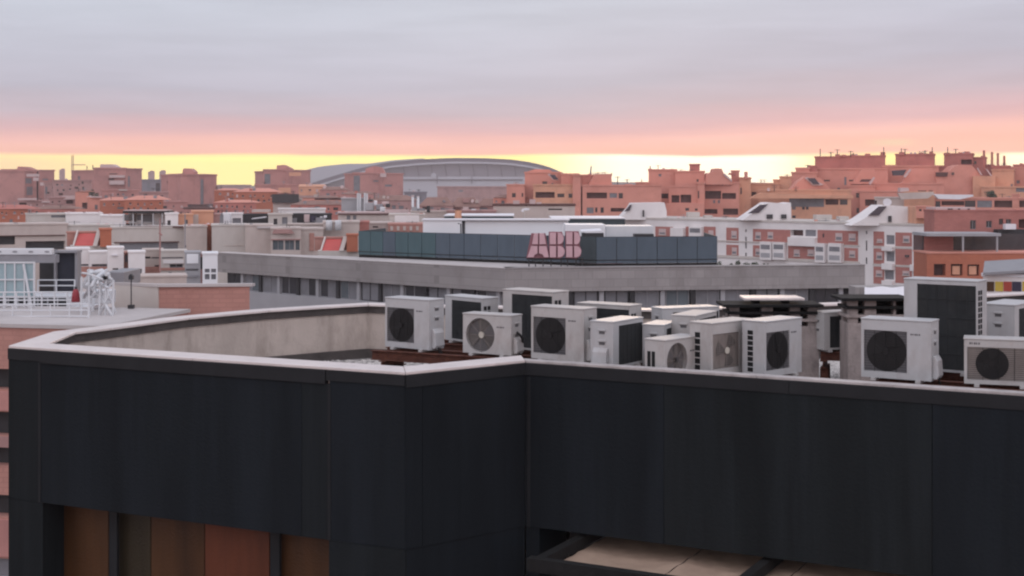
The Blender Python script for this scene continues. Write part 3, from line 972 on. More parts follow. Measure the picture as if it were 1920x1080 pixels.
# rear row
ac(884, 21.3, 2.42, .85, .34, .75, 180 - 47, 'unit showing its dark back, behind and left of the small round fan one', vent_cols=2, vent_rows=7)
ac(1004, 20.6, 2.46, .95, .38, .94, 180 - 40, 'tall unit with dark coil rising behind the two units in mid roof', vent_cols=2, vent_rows=8, enamel='ac_warm')
ac(1142, 20.7, 2.42, .92, .34, .69, 180 - 36, 'unit of which only lid, dark coil and few vent holes show', vent_cols=2, vent_rows=7, enamel='ac_warm')
ac(1238, 18.7, 2.42, .60, .30, .58, 180 + 66, 'lowest small white unit with a grey panel, half hidden behind the arched fan one', enamel='ac')
ac(1285, 20.5, 2.42, .95, .34, .66, 180 + 22, 'pale unit with dark coil, rearmost one left of the wide chimney')
ac(1302, 18.95, 2.40, .84, .34, .69, 180 + 62, 'unit with two handle notches in its white end, behind the cream hub unit', enamel='ac_warm')
ac(1563, 22.4, 2.66, .62, .36, .66, 180 + 22, valve=False, label= 'unit with pinkish end and black coil on rusty legs between the chimneys', enamel='ac_warm', logo=False)
ac(1772, 17.95, 2.42, .95, .38, 1.24, 180 - 37, 'tallest unit of all, dark coiled back with a double column of vents', vent_cols=2, vent_rows=14, enamel='ac')
ac(1893, 18.9, 2.42, .85, .45, .86, 180 + 50, 'white unit with a plain end and one corner handle, right of the tallest unit', enamel='ac', grille_w=.58)

# ------------------------------------------------------------------ rusty steel racks
def ibeam(mb, a, b, ztop, hh_=0.14, ww=0.10):
    u = (b - a).normalized(); n = Vector((-u.y, u.x))
    for (w, z0, z1) in ((ww / 2, ztop - 0.012, ztop), (0.008, ztop - hh_ + 0.012, ztop - 0.012), (ww / 2, ztop - hh_, ztop - hh_ + 0.012)):
        mb.strip([a - n * w, b - n * w], [a + n * w, b + n * w], z0, z1)
def rack(label, a, b, zt, sep_=0.42, legs=6, extra=True):
    a, b = Vector(a), Vector(b)
    root = thing('steel_rack', (a.x, a.y, ZR), label, 'steel rack', 'rusty racks carrying the air conditioners')
    u = (b - a).normalized(); n = Vector((-u.y, u.x))
    for s in (-1, 1):
        mb = MB(); ibeam(mb, a + n * s * sep_ / 2, b + n * s * sep_ / 2, zt)
        mb.build('beam', M['rust'], root)
    for k in range(legs):
        t = (k + 0.15) / (legs - 0.7)
        p = a + (b - a) * min(1, t)
        mb = MB(); ibeam(mb, p - n * (sep_ / 2 + .1), p + n * (sep_ / 2 + .1), zt - 0.142, .12)
        mb.build('cross_beam', M['rust'], root)
        for s in (-1, 1):
            q = p + n * s * sep_ / 2
            mb = MB()
            mb.box(q.x - .05, q.x + .05, q.y - .05, q.y + .05, ZR + .02, zt - 0.263)
            mb.box(q.x - .09, q.x + .09, q.y - .09, q.y + .09, ZR, ZR + .02)
            mb.build('leg', M['rust'], root)
    return root
def on_row(x, A=(-1.95, 20.5), B=(7.2, 15.9)):
    p = on_line(Vector(A), Vector(B), x); return (p.x, p.y)
rack('long rusty steel rack under the front row of air conditioners, left of the chimneys', (-1.95, 20.5), on_row(1488), CZ - 2.405, legs=5)
rack('rusty steel rack under the front pair of air conditioners at the right', on_row(1625), (7.2, 15.9), CZ - 2.405, legs=4)
RA, RB = (-1.3, 21.75), (8.2, 17.3)
rack('long rusty steel rack under the rear row of air conditioners, left of the chimneys', RA, on_row(1440, RA, RB), CZ - 2.43, legs=5, sep_=.5)
rack('rusty steel rack under the tallest air conditioner at the right', on_row(1700, RA, RB), RB, CZ - 2.43, legs=3, sep_=.5)
rack('short rusty rack on two legs between the concrete chimneys', (5.03, 22.5), (5.44, 22.36), CZ - 2.665, legs=2, sep_=.4)
mb = MB(); p = PD(744, 684, 3.0); mb.box(p.x - .06, p.x + .08, p.y - .08, p.y + .08, ZR, ZR + .2)
tag(mb.build('concrete_block', M['roofpale'], bevel=.01), 'small pale concrete block standing on the gravel before the leftmost rack leg', 'concrete block')

# ------------------------------------------------------------------ ventilation chimneys
def chimney(x0, x1, Y, ytop, label, sheet, tiers, ybody, dep=0.55):
    root = thing('ventilation_chimney', (px((x0 + x1) / 2, Y), Y, ZR), label, 'chimney', 'ventilation chimneys on the roof')
    X0, X1 = px(x0, Y), px(x1, Y)
    zb = pz(ybody, Y)
    mb = MB(); mb.box(X0, X1, Y, Y + dep, ZR, zb)
    mb.build('stack', M['conc2'], root, bevel=.01)
    zt = pz(ytop, Y)
    n = tiers
    st = (zt - zb) / n
    for k in range(n):
        z = zb + st * k
        hgt = st - 0.045
        wv = 0.5 if k % 2 else 0.4
        for (a, b) in ((X0 + .02, X0 + .16), ((X0 + X1) / 2 - .2, (X0 + X1) / 2 - .02), ((X0 + X1) / 2 + .25, (X0 + X1) / 2 + .42), (X1 - .18, X1 - .03)):
            for yy in (Y + .02, Y + dep - .16):
                mb = MB(); mb.box(a, b, yy, yy + .14, z + .001, z + hgt - .001)
                mb.build('spacer_block', M['conc2'], root)
        mb = MB(); mb.box(X0 + .2, X1 - .2, Y + .25, Y + dep - .25, z + .001, z + hgt - .001)
        mb.build('flue', M['black'], root)
        top = k == n - 1
        e = .12 if top else .03
        mb = MB(); mb.box(X0 - e, X1 + e * .4, Y - e, Y + dep + e, z + hgt, z + st)
        mb.build('cap_slab' if top else 'slab', M['soot'] if top or k % 2 else M['conc2'], root, bevel=.006)
    if sheet:
        mb = MB()
        a, b = px(sheet[0], Y), px(sheet[1], Y)
        mb.hexa([(a, Y - .05, zt + .06), (b, Y - .05, zt + .06), (b - .02, Y + dep, zt + .06), (a + .02, Y + dep, zt + .06)],
                [(a, Y - .05, zt + .10), (b, Y - .05, zt + .10), (b - .02, Y + dep, zt + .10), (a + .02, Y + dep, zt + .10)])
        mb.build('cover_sheet', M['coping'], root, bevel=.01)
        for xx in (a + .2, b - .3):
            mb = MB(); mb.box(xx, xx + .08, Y + .1, Y + dep - .1, zt, zt + .059)
            mb.build('batten', M['soot'], root)
    return root
chimney(1368, 1536, 22.3, 570, 'wide concrete chimney with stacked dark slabs and a pale sheet on top', (1394, 1508), 3, 612)
chimney(1590, 1702, 21.6, 558, 'concrete chimney with stacked dark slabs between the large white unit and the rusty legs', None, 3, 606)

# ================================================================== the town, near to far
# ---- neighbour with the white roof plant (left)
nb = bld('brick_building', 60, 45, 'pinkish brick building with a white plant deck on its roof, left of the dark one')
hl = [(-260, 688, 30, 726, 'd'), (-260, 768, 40, 812, 'd'), (-260, 832, 40, 868, 'd'), (-260, 922, 40, 962, 'd'), (-260, 1040, 40, 1078, 'g')]
block(nb, -420, 196, 604, 45.4, 6, 'pinkbrick', holes=hl, Y2=43.0, name='wall', copm='roofpale', patches=[(-300, 812, 18, 832, 'mauve', 'balcony'), (-300, 728, 18, 764, 'towerb', 'balcony'), (-300, 966, 18, 1034, 'towerb', 'balcony')])
ann = bld('brick_annexe', 300, 50, 'low block with cream left wall and pink brick right wall')
# two visible walls of the annexe: cream to the left, brick to the right
A0, A1, A2 = (px(212, 50.9), 50.9), (px(298, 50), 50.0), (px(468, 50.2), 50.2)
zt = pz(538, 50); 
foot = [A0, A1, A2, (A2[0] - .25, A2[1] + 1.0), (A1[0] - .2, A1[1] + 1.2), (A0[0] - .3, A0[1] + 1.2)]
mb = MB(); mb.prism([(a, b, 0) for a, b in foot], (0, 0, zt)); mb.build('wall', M['pinkbrick'], ann)
w = Wall(A0, A1, 0, zt, 6)
mb = MB(); w.slab(mb, 0, w.len, 0, zt - .002, -.06, -.002); mb.build('render_face', M['cream'], ann)
foot2 = [(A0[0] - .08, A0[1]), (A1[0], A1[1] - .12), (A2[0] + .1, A2[1] - .05), (A2[0] + .15, A2[1] + .3), (A1[0], A1[1] + .25), (A0[0] + .2, A0[1] + .1)]
mb = MB(); mb.prism([(a, b, zt + .004) for a, b in foot2], (0, 0, .10))
mb.build('roof_edge', M['roofpale'], ann)
mb = MB(); w.slab(mb, *w.rect(205, 562, 278, 565), -.05, 0.01); mb.build('pipe', M['grey'], ann)
lamp = thing('wall_lamp', (px(246, 49), 49, pz(578, 49)), 'thin black lamp pole with a flat dark head in front of the cream wall', 'lamp')
mb = MB(); q = P(246, 578, 49); t_ = P(246, 524, 49); mb.tube([q, t_], .022, 8); mb.build('pole', M['dark'], lamp)
mb = MB(); mb.box(t_.x - .07, t_.x + .07, 48.9, 49.1, t_.z + .0, t_.z + .13); mb.prism([(t_.x - .07, 48.9, t_.z + .13), (t_.x + .07, 48.9, t_.z + .13), (t_.x, 48.9, t_.z + .2)], (0, .2, 0)); mb.build('lamp_head', M['dark'], lamp)
mb = MB(); mb.box(q.x - .1, q.x + .1, 48.9, 49.1, q.z, q.z + .12); mb.build('bracket', M['dark'], lamp)
# roof deck of the neighbour: screen, plant rooms, railings
sc = thing('glass_screen', (px(30, 50), 50, pz(575, 50)), 'white framed screen of frosted blue panels on the left roof deck', 'screen')
Ys = 49.5
ys = [(-62 + 18 * k) for k in range(8)]
for a, b in zip(ys, ys[1:]):
    mb = MB(); mb.box(px(a + 1.5, Ys), px(b - 1.5, Ys), Ys + .02, Ys + .04, pz(555, Ys), pz(494, Ys)); mb.build('panel', M['frost'], sc)
mb = MB()
for a in ys: mb.box(px(a - 1.2, Ys), px(a + 1.2, Ys), Ys - .03, Ys + .06, pz(578, Ys), pz(492, Ys))
for y_ in (492, 524, 556, 572): mb.box(px(-63, Ys), px(65, Ys), Ys - .034, Ys + .064, pz(y_ + 1.5, Ys), pz(y_ - 1, Ys))
mb.tube([P(44, 495, Ys - .1), P(59, 577, Ys - .1)], .045, 6)
mb.build('frame', M['whitep'], sc)
cy = thing('metal_canopy', (px(40, 52), 52, pz(480, 52)), 'white metal canopy edge with oval holes above the frosted screen', 'canopy')
mb = MB(); mb.box(px(-90, 52), px(97, 52), 52, 52.3, pz(478, 52), pz(466, 52)); mb.build('canopy_edge', M['whitep'], cy, bevel=.03)
mb = MB(); mb.box(px(-90, 52), px(103, 52), 52.05, 52.5, pz(493, 52), pz(478.3, 52)); mb.build('canopy_beam', M['grey'], cy)
for k in range(7):
    c = P(-60 + 30 * k - 2, 472, 52)
    mb = MB(); mb.prism([(c.x + .1 * math.cos(t * .785), 51.985, c.z + .035 * math.sin(t * .785)) for t in range(8)], (0, .03, 0)); mb.build('oval_hole', M['grey'], cy)
pr = thing('plant_room', (px(108, 54), 54, pz(560, 54)), 'dark glazed plant room between the frosted screen and the tangled pipes', 'plant room')
mb = MB(); mb.box(px(74, 54), px(103, 54), 54, 54.6, pz(548, 54), pz(493, 54)); mb.build('wall', M['dark'], pr)
mb = MB(); mb.box(px(105, 53.6), px(140, 53.6), 53.6, 54.1, pz(548, 53.6), pz(474, 53.6)); mb.build('glazing', mat('plant_glass', (.035, .037, .05), .25, .3, .8), pr)
mb = MB(); mb.box(px(101, 53.4), px(105, 53.4), 53.4, 53.6, pz(548, 53.4), pz(468, 53.4)); mb.box(px(140.2, 53.4), px(145, 53.4), 53.4, 53.9, pz(560, 53.4), pz(474, 53.4)); mb.box(px(103, 53.4), px(145, 53.4), 53.3, 54.0, pz(473.8, 53.4), pz(470, 53.4)); mb.build('frame', M['grey'], pr)
def railing(label, xa, Ya, xb, Yb, ytop, ybot, n, rails=(0, .5), m='whitep', r=.028):
    a, b = P(xa, ybot, Ya), P(xb, ybot, Yb)
    ta = P(xa, ytop, Ya).z - a.z
    root = thing('railing', a, label, 'railing')
    for k in range(n):
        p = a + (b - a) * (k / (n - 1))
        mb = MB(); mb.tube([p, p + Vector((0, 0, ta))], r, 6); mb.build('post', M[m], root)
    mb = MB()
    for f_ in rails:
        mb.tube([a + Vector((0, 0, ta * (1 - f_))), b + Vector((0, 0, ta * (1 - f_)))], r * .9, 6)
    mb.build('rail', M[m], root)
    return root
railing('white railing before the dark glazed plant room', 71, 52.8, 140, 52.8, 525, 546, 3, (0, .5))
railing('long white railing along the front edge of the left roof deck', -80, 46.8, 166, 45.5, 571, 603, 8, (0, .35, .7))
railing('white railing behind the first one on the roof deck, before black vents', -40, 48.6, 150, 48, 548, 578, 9, (0, .5))
mb = MB(); mb.box(px(-120, 50.5), px(160, 50.5), 50.6, 53.2, pz(606, 50.5), pz(578, 50.5)); tag(mb.build('deck_platform', M['whitep']), 'white raised walkway platform of the left roof deck', 'platform')
lv = thing('louvred_plant', (px(80, 51.5), 51.5, pz(578, 51.5)), 'low dark louvred equipment box under the white roof deck rails', 'equipment box')
mb = MB(); mb.box(px(-40, 51), px(130, 51), 51, 53.2, pz(577.8, 51), pz(556, 51)); mb.build('case', M['whitep'], lv)
for k in range(9):
    mb = MB(); a_ = -38 + 18.5 * k; mb.box(px(a_, 51), px(a_ + 15, 51), 50.96, 50.995, pz(574, 51), pz(559, 51)); mb.build('louvre', M['black'], lv)
tk = thing('red_tank', (px(142, 47.5), 47.5, pz(566, 47.5)), 'red tank with a rounded shoulder and valve on the left roof deck', 'tank')
c = P(142, 566, 47.5)
mb = MB(); mb.tube([c, c + Vector((0, 0, .32)), c + Vector((0, 0, .40)), c + Vector((0, 0, .44))], .15, 14, .05); mb.build('cylinder', M['redt'], tk, smooth=True)
mb = MB(); mb.tube([c + Vector((0, 0, .40)), c + Vector((0, 0, .52))], .045, 8); mb.build('valve', M['dark'], tk)
# tangled white pipework / stair
tp = thing('pipe_tangle', (px(185, 47), 47, pz(600, 47)), 'tangle of white pipes, ducts and struts at the end of the roof deck', 'pipework')
rp = random.Random(11)
for k in range(18):
    x_a, x_b = rp.uniform(152, 205), rp.uniform(160, 218)
    y_a, y_b = rp.uniform(506, 560), rp.uniform(515, 598)
    mb = MB(); ya, yb_ = rp.uniform(46.2, 48.5), rp.uniform(46.2, 48.5)
    mid = (P(x_a, y_a, ya) + P(x_b, y_b, yb_)) / 2 + Vector((rp.uniform(-.15, .15), 0, rp.uniform(-.05, .15)))
    mb.tube([P(x_a, y_a, ya), mid, P(x_b, y_b, yb_)], rp.choice((.035, .05, .07)), 8); mb.build('pipe', M['whitep'], tp, smooth=True)
for xs in (168, 186, 197, 212, 152):
    mb = MB(); mb.tube([P(xs, 601, 46.6), P(xs + rp.uniform(-2, 2), rp.uniform(505, 548), 46.6)], .035, 6); mb.build('strut', M['whitep'], tp)
mb = MB(); mb.tube([P(178, 512, 47.5), P(190, 509, 47.5), P(201, 516, 47.4), P(204, 530, 47.3)], .11, 10); mb.build('duct', M['whitep'], tp, smooth=True)
mb = MB(); mb.tube([P(159, 540, 47.5), P(166, 522, 47.5), P(170, 508, 47.4)], .13, 10); mb.build('duct', M['whitep'], tp, smooth=True)
mb = MB(); mb.tube([P(196, 521, 46.4), P(199, 521, 46.9)], .07, 10); mb.build('duct_mouth', M['black'], tp)
mb = MB(); mb.box(px(160, 48.6), px(205, 48.6), 48.6, 49.4, pz(570, 48.6), pz(545, 48.6)); mb.build('cabinet', M['whitep'], tp, bevel=.03)
mb = MB(); mb.box(px(197, 54.5), px(232, 54.5), 54.5, 57, pz(537, 54.5), pz(510, 54.5)); tag(mb.build('equipment_box', M['grey'], bevel=.03), 'grey equipment box behind the tangled white pipes', 'equipment box')

# ---- office building with louvred roof screen and letters
of = bld('office_building', 900, 110, 'grey stone office building with a long window strip and a roof sign of letters')
D6 = 6.0
Lc = (px(406, 123.5), 123.5); Cc = (px(948, 100), 100.0); Rc = (px(1622, 104.2), 104.2)
ZT = CZ - D6
def band(w, z0, z1, m, name='band', depth=1.0):
    w_ = Wall(w[0], w[1], z0, z1, depth); w_.mesh([]).build(name, M[m], of); return w_
wl = band((Lc, Cc), ZT - 1.68, ZT, 'greyst', 'stone_band', 1.2); wr = band((Cc, Rc), ZT - 1.68, ZT - .002, 'greyst', 'stone_band', 1.2)
band((Lc, Cc), ZT - 5.1, ZT - 3.2, 'spandrel', 'spandrel'); band((Cc, Rc), ZT - 5.1, ZT - 3.2, 'spandrel', 'spandrel')
band((Lc, Cc), 0, ZT - 6.6, 'greyst', 'lower_wall'); band((Cc, Rc), 0, ZT - 6.6, 'greyst', 'lower_wall')
mb = MB(); off_ = 1.3
core = [(Lc[0] + .9, Lc[1] + 1.1), (Cc[0], Cc[1] + off_), (Rc[0] - .6, Rc[1] + off_), (Rc[0] - .8, Rc[1] + 15), (Cc[0], Cc[1] + 20), (Lc[0] + 9, Lc[1] + 12)]
mb.prism([(a, b, ZT - 6.7) for a, b in core], (0, 0, 5.3)); mb.build('core', M['dark'], of)
SP = [((672, 432), 116.5), ((765, 0), 113.4), ((870, 0), 110.0), ((997, 0), 106.6), ((1118, 0), 102.8), ((1345, 0), 104.2)]
pts = [(px(x[0], Y), Y) for x, Y in SP]
mb = MB(); mb.prism([(a, b, ZT - .12) for a, b in [(Lc[0] + .6, Lc[1] + 1.0), (Cc[0], Cc[1] + 1.22), (pts[-1][0] + .5, pts[-1][1] - 1.3)] + [(a, b + .9) for a, b in pts[::-1]]], (0, 0, .1)); mb.build('roof', M['roofpale'], of)
for (a, b) in ((Lc, Cc), (Cc, Rc)):
    w_ = Wall(a, b, 0, 1, 1)
    mb = MB(); w_.slab(mb, 0.0, w_.len, ZT + .003, ZT + .07, -.05, 1.25); mb.build('roof_edge', M['roofpale' if a is Lc else 'greyst'], of)
# end pier at the right
w_ = Wall(Cc, Rc, 0, 1, 1); mb = MB(); w_.slab(mb, w_.len - .75, w_.len - .003, ZT - 3.2, ZT - 1.683, 0.003, 1.1); mb.build('pier', M['greyst'], of)
# windows in the strips
rw = random.Random(21)
def strip_windows(a, b, step, z0, z1, first=0.4, end=0.5, pier='dark'):
    w_ = Wall(a, b, 0, 1, 1); u = first
    i = 0
    while u + step < w_.len - end:
        g = rw.choice(('glass', 'glass', 'glassg', 'glassb', 'glassg'))
        sp_ = step - .5
        fr_ = MB()
        t = .07
        for q in ((u, u + t, z0 + .006, z1 - .006), (u + sp_ - t, u + sp_, z0 + .006, z1 - .006), (u + t, u + sp_ - t, z0 + .006, z0 + t), (u + t, u + sp_ - t, z1 - t, z1 - .006), (u + sp_ * .48, u + sp_ * .48 + t, z0 + t, z1 - t)):
            w_.slab(fr_, q[0], q[1], q[2], q[3], .45, .55)
        o = fr_.build('window', M[rw.choice(('grey', 'dark', 'grey'))], of)
        for (p0, p1) in ((u + t, u + sp_ * .48), (u + sp_ * .48 + t, u + sp_ - t)):
            mb = MB(); w_.slab(mb, p0 + .003, p1 - .003, z0 + t + .003, z1 - t - .003, .49, .51); mb.build('pane', M[g if rw.random() < .7 else 'glassg'], o)
        mb = MB(); w_.slab(mb, u + sp_ + .08, u + step - .08, z0 + .005, z1 - .005, .3, .6); mb.build('mullion_pier', M[pier if i % 2 else 'spandrel'], of)
        u += step; i += 1
strip_windows(Lc, Cc, 2.55, ZT - 3.2, ZT - 1.68, 1.0)
strip_windows(Cc, Rc, 2.3, ZT - 3.2, ZT - 1.68, .5, 1.2)
# roof screen
SP = [((672, 432), 116.5), ((765, 0), 113.4), ((870, 0), 110.0), ((997, 0), 106.6), ((1118, 0), 102.8), ((1345, 0), 104.2)]
pts = [(px(x[0], Y), Y) for x, Y in SP]
rscr = thing('roof_screen', (pts[3][0], pts[3][1], ZT), 'long teal grey louvred screen hiding the plant on the office roof', 'screen')
zs0, zs1 = ZT + .22, CZ - 3.82
k = 0
for (a, b) in zip(pts, pts[1:]):
    w_ = Wall(a, b, zs0, zs1, .1)
    n = max(1, round(w_.len / 1.45))
    for i in range(n):
        mb = MB(); w_.slab(mb, w_.len * i / n + .025, w_.len * (i + 1) / n - .025, zs0, zs1, 0, .07)
        mb.build('louvre_panel', M[('screen', 'screen2', 'screen2', 'screen', 'screend')[(k * 7 + i * 3) % 5 if (k + i) % 6 == 0 else (0 if k in (1, 4) else 1)]], rscr)
        k += 1
    mb = MB(); w_.slab(mb, 0, w_.len, zs0 + .22, zs0 + .27, -.03, -.002); w_.slab(mb, 0, w_.len, zs1 - .08, zs1 + .02, .075, .15)
    for i in range(n + 1):
        u = min(w_.len - .08, w_.len * i / n); w_.slab(mb, u, u + .07, ZT + .0, zs1 - .1, .08, .16)
    w_.slab(mb, 0, w_.len, ZT - .1, zs0 - .03, .09, .4)
    mb.build('support_frame', M['soot'], rscr)
w_ = Wall(pts[-1], (pts[-1][0] + .3, pts[-1][1] + 9), zs0, zs1, .1)
mb = MB(); w_.slab(mb, 0.05, w_.len, zs0, zs1, 0, .07); mb.build('louvre_panel', M['screend'], rscr)
w_ = Wall((pts[0][0] + 1.5, pts[0][1] + 8), pts[0], zs0, zs1, .1)
mb = MB(); w_.slab(mb, 0, w_.len - .05, zs0, zs1, 0, .07); mb.build('louvre_panel', M['screend'], rscr)
# sign letters A B B: face pieces split by a cross shaped gap, dark red sides
YL = 101.6
def uv(x, y):  # crop coordinates (960..1140 x 420..520, scale 10.667)
    return (960 + x / 10.667, 420 + y / 10.667)
sign = thing('letter_sign', (px(1040, YL), YL, ZT), 'pale pink segmented sign letters reading ABB before the roof screen', 'sign')
def piece(points, parent, th=.28):
    mb = MB(); mb.prism([P(*uv(x, y), YL) for x, y in points], (0, th, 0)); return mb.build('letter_segment', M['letter'], parent)
def arc(cx, cy, rx, ry, a0, a1, n=8):
    return [(cx + rx * math.cos(R(a0 + (a1 - a0) * i / n)), cy + ry * math.sin(R(a0 + (a1 - a0) * i / n))) for i in range(n + 1)]
def letterA():
    o = thing('letter', (px(1013, YL), YL, pz(485, YL)), None, None)
    o.parent = sign; o.location = o.location - sign.location
    return o
def letter_body(points, name='letter_back'):
    mb = MB(); mb.prism([P(*uv(x, y), YL + .285) for x, y in points], (0, .25, 0)); return mb.build(name, M['letterw'], sign)
A_back = letter_body([(285, 680), (385, 185), (670, 185), (760, 680)], 'letter_back')
piece([(400, 405), (440, 190), (520, 190), (520, 405)], A_back); piece([(548, 190), (640, 190), (682, 405), (548, 405)], A_back)
piece([(310, 665), (385, 440), (510, 440), (510, 585)] + [(450, 620), (430, 665)], A_back)
piece([(540, 440), (688, 440), (738, 665), (640, 665), (615, 610), (540, 585)], A_back)
for dx, ytop in ((0, 175), (330, 165)):
    Bk = letter_body([(735 + dx, 680), (735 + dx, ytop - 20), (1000 + dx, ytop - 20), (1040 + dx, 260), (1020 + dx, 420), (1062 + dx, 520), (1040 + dx, 650), (960 + dx, 690)])
    piece([(755 + dx, 405), (755 + dx, ytop), (880 + dx, ytop), (880 + dx, 405)], Bk)
    piece([(915 + dx, 405), (915 + dx, ytop)] + arc(940 + dx, 290, 95, 290 - ytop, -90, 90 - 20), Bk)
    piece([(755 + dx, 665), (755 + dx, 440), (880 + dx, 440), (880 + dx, 665)], Bk)
    piece([(915 + dx, 665), (915 + dx, 440)] + arc(950 + dx, 552, 105, 112, -90, 90), Bk)
mb = MB()
for x_ in (340, 470, 620, 780, 980, 1110, 1280, 1400):
    a_ = P(*uv(x_, 690), YL + .4); mb.tube([a_, (a_.x, a_.y, ZT + .05)], .05, 6)
a_, b_ = P(*uv(290, 700), YL + .4), P(*uv(1430, 700), YL + .4); mb.tube([a_, b_], .06, 6)
mb.build('stand', M['dark'], sign)
for o in list(COL.objects):
    if o.name.startswith('letter') and o.type == 'EMPTY' and o.parent: bpy.data.objects.remove(o)
# rooftop volumes behind the screen
ph = thing('roof_penthouse', (px(930, 126), 126, ZT), 'long white plant housing standing behind the louvred roof screen', 'plant housing')
zph = CZ - 3.12
mb = MB(); mb.box(px(793, 124), px(866, 124), 124, 127, ZT - 1.3, zph); mb.build('housing', M['whitem'], ph)
mb = MB(); mb.box(px(872, 124), px(1066, 124), 124.2, 127, ZT - 1.3, zph - .05); mb.build('housing', M['whitem'], ph)
mb = MB(); mb.box(px(866, 124), px(872, 124), 124.8, 126.5, ZT - 1.3, zph - .1); mb.build('joint', M['grey'], ph)
mb = MB(); mb.box(px(793, 124) - .1, px(1066, 124) + .1, 123.9, 127.1, zph + .003, zph + .12); mb.build('roof_edge', M['tarp'], ph)
mb = MB(); a_ = P(864, 438, 121); mb.tube([(a_.x, 121, ZT), (a_.x, 121, pz(420, 121)), (a_.x - .25, 121, pz(419, 121))], .06, 6); tag(mb.build('vent_pipe', M['dark']), 'dark hooked vent pipe in front of the long white plant housing', 'pipe')
p2 = thing('equipment_housing', (px(1140, 112), 112, ZT), 'pale grey equipment housing with panels right behind the letters', 'plant housing')
mb = MB(); mb.box(px(1060, 112), px(1135, 112), 112, 116, ZT, pz(421, 112)); mb.build('housing', M['whitem'], p2, bevel=.03)
mb = MB(); mb.box(px(1136, 112), px(1226, 112), 112.3, 116, ZT, pz(424, 112)); mb.build('housing', M['whitep'], p2, bevel=.03)
mb = MB(); mb.prism([P(1090, 434, 108), P(1108, 440, 108), P(1132, 436, 108), P(1128, 432, 108)], (0, 2, .1)); mb.build('duct', M['tarp'], p2)
for (x0, x1, y0) in ((1092, 1132, 437), (1190, 1226, 439)):
    mb = MB(); mb.box(px(x0, 107.5), px(x1, 107.5), 107.5, 109, ZT, pz(y0, 107.5)); mb.build('dark_unit', M['dark'], p2)
for i, (x0, x1, y0, y1, Y, lb) in enumerate(((833, 963, 401, 412.5, 131, 'flat dark roof hatch with a pale top, above the left part of the white housing'), (1035, 1172, 406, 421, 128, 'flat dark roof hatch with a pale top, just right of the white lamp'))):
    rh = thing('roof_hatch', (px((x0 + x1) / 2, Y), Y, ZT), lb, 'roof hatch', 'roof hatches of the office')
    mb = MB(); mb.box(px(x0, Y), px(x1, Y), Y, Y + 5, ZT, pz(y0 + 4.5, Y)); mb.build('box', M['screend'], rh)
    mb = MB(); mb.box(px(x0 - 1, Y), px(x1 + 1, Y), Y - .1, Y + 9, pz(y0 + 4.4, Y), pz(y0 + 2.6, Y)); mb.build('lid', M['tarp'], rh)
sl = thing('street_lamp', (px(983, 140), 140, 0), 'lamp post with a broad white head between the two roof hatches', 'street lamp')
mb = MB(); mb.tube([(px(983, 140), 140, 0), P(983, 398, 140), P(984, 394, 140)], .07, 6); mb.build('pole', M['cream'], sl)
mb = MB(); mb.prism([P(977, 396, 140), P(979, 392, 140), P(986, 390, 140), P(993, 391, 140), P(992, 394, 140), P(984, 395, 140), P(981, 398, 140)], (0, .6, 0)); mb.build('lamp_head', M['tarp'], sl)

# ---- right: white and brick apartments
ap = bld('apartment_building', 1450, 262, 'long white apartment building with brick panels and bays behind the office')
YA, YB = 289.0, 236.0
def rb(x0, y0, x1, y1): return (x0, y0, x1, y1, 'brick', 'brick_panel', .05)
def wh(x0, y0, x1, y1): return (x0, y0, x1, y1, 'shutter', 'shutter', .12)
def bay(x0, y0, x1, y1, m='white'): return (x0, y0, x1, y1, m, 'bay', .9)
pt = [rb(1229, 425, 1262, 452), rb(1286, 425, 1297, 450), rb(1320, 425, 1342, 452), rb(1362, 427, 1385, 455), rb(1362, 459, 1385, 483),
      rb(1412, 430, 1482, 457), rb(1412, 460, 1430, 484), rb(1478, 462, 1531, 490), rb(1533, 432, 1609, 461), rb(1583, 465, 1609, 491),
      rb(1638, 434, 1658, 461), rb(1638, 466, 1658, 495), rb(1638, 500, 1658, 532), rb(1679, 436, 1710, 462), rb(1679, 467, 1710, 497), rb(1679, 501, 1710, 531), rb(1560, 500, 1609, 520),
      wh(1236, 429, 1249, 440), wh(1329, 432, 1338, 444), wh(1372, 433, 1382, 446), wh(1373, 464, 1382, 477), wh(1417, 435, 1427, 448), wh(1440, 435, 1450, 447),
      wh(1417, 466, 1427, 478), wh(1489, 468, 1500, 480), wh(1515, 468, 1527, 479), wh(1567, 437, 1580, 451), wh(1592, 438, 1605, 451), wh(1593, 470, 1604, 482),
      wh(1645, 448, 1655, 454), wh(1644, 473, 1655, 486), wh(1643, 507, 1655, 518), wh(1694, 442, 1706, 454), wh(1693, 508, 1706, 516),
      bay(1262, 427, 1286, 455), bay(1297, 425, 1320, 455), bay(1430, 453, 1451, 487), bay(1454, 454, 1476, 487), bay(1533, 456, 1551, 492), bay(1558, 456, 1582, 492),
      bay(1482, 445, 1533, 461), bay(1658, 463, 1678, 470), bay(1658, 494, 1678, 505), bay(1711, 496, 1730, 508), bay(1658, 526, 1678, 534),
      (1345, 455, 1612, 457.5, 'cream', 'ledge', .15), (1345, 484, 1612, 489, 'cream', 'ledge', .18), (1637, 462.5, 1710, 465.5, 'cream', 'ledge', .1), (1637, 496, 1710, 499.5, 'cream', 'ledge', .1)]
hs = [(1482, 431, 1506, 442, 'l'), (1397, 430, 1400, 435, 'w'), (1397, 444, 1400, 466, 'w'), (1397, 474, 1400, 485, 'w'), (1623, 433, 1626, 439, 'w'), (1623, 451, 1626, 470, 'w'), (1623, 483, 1626, 495, 'w'),
      (1662, 441, 1677, 458, 'g'), (1662, 472, 1677, 490, 'g'), (1659, 507, 1676, 524, 'g'), (1713, 475, 1728, 485, 'w'), (1510, 431, 1530, 443, 'g'), (1390, 414, 1405, 415.6, 'w'), (1616, 418.6, 1633, 420.6, 'w')]
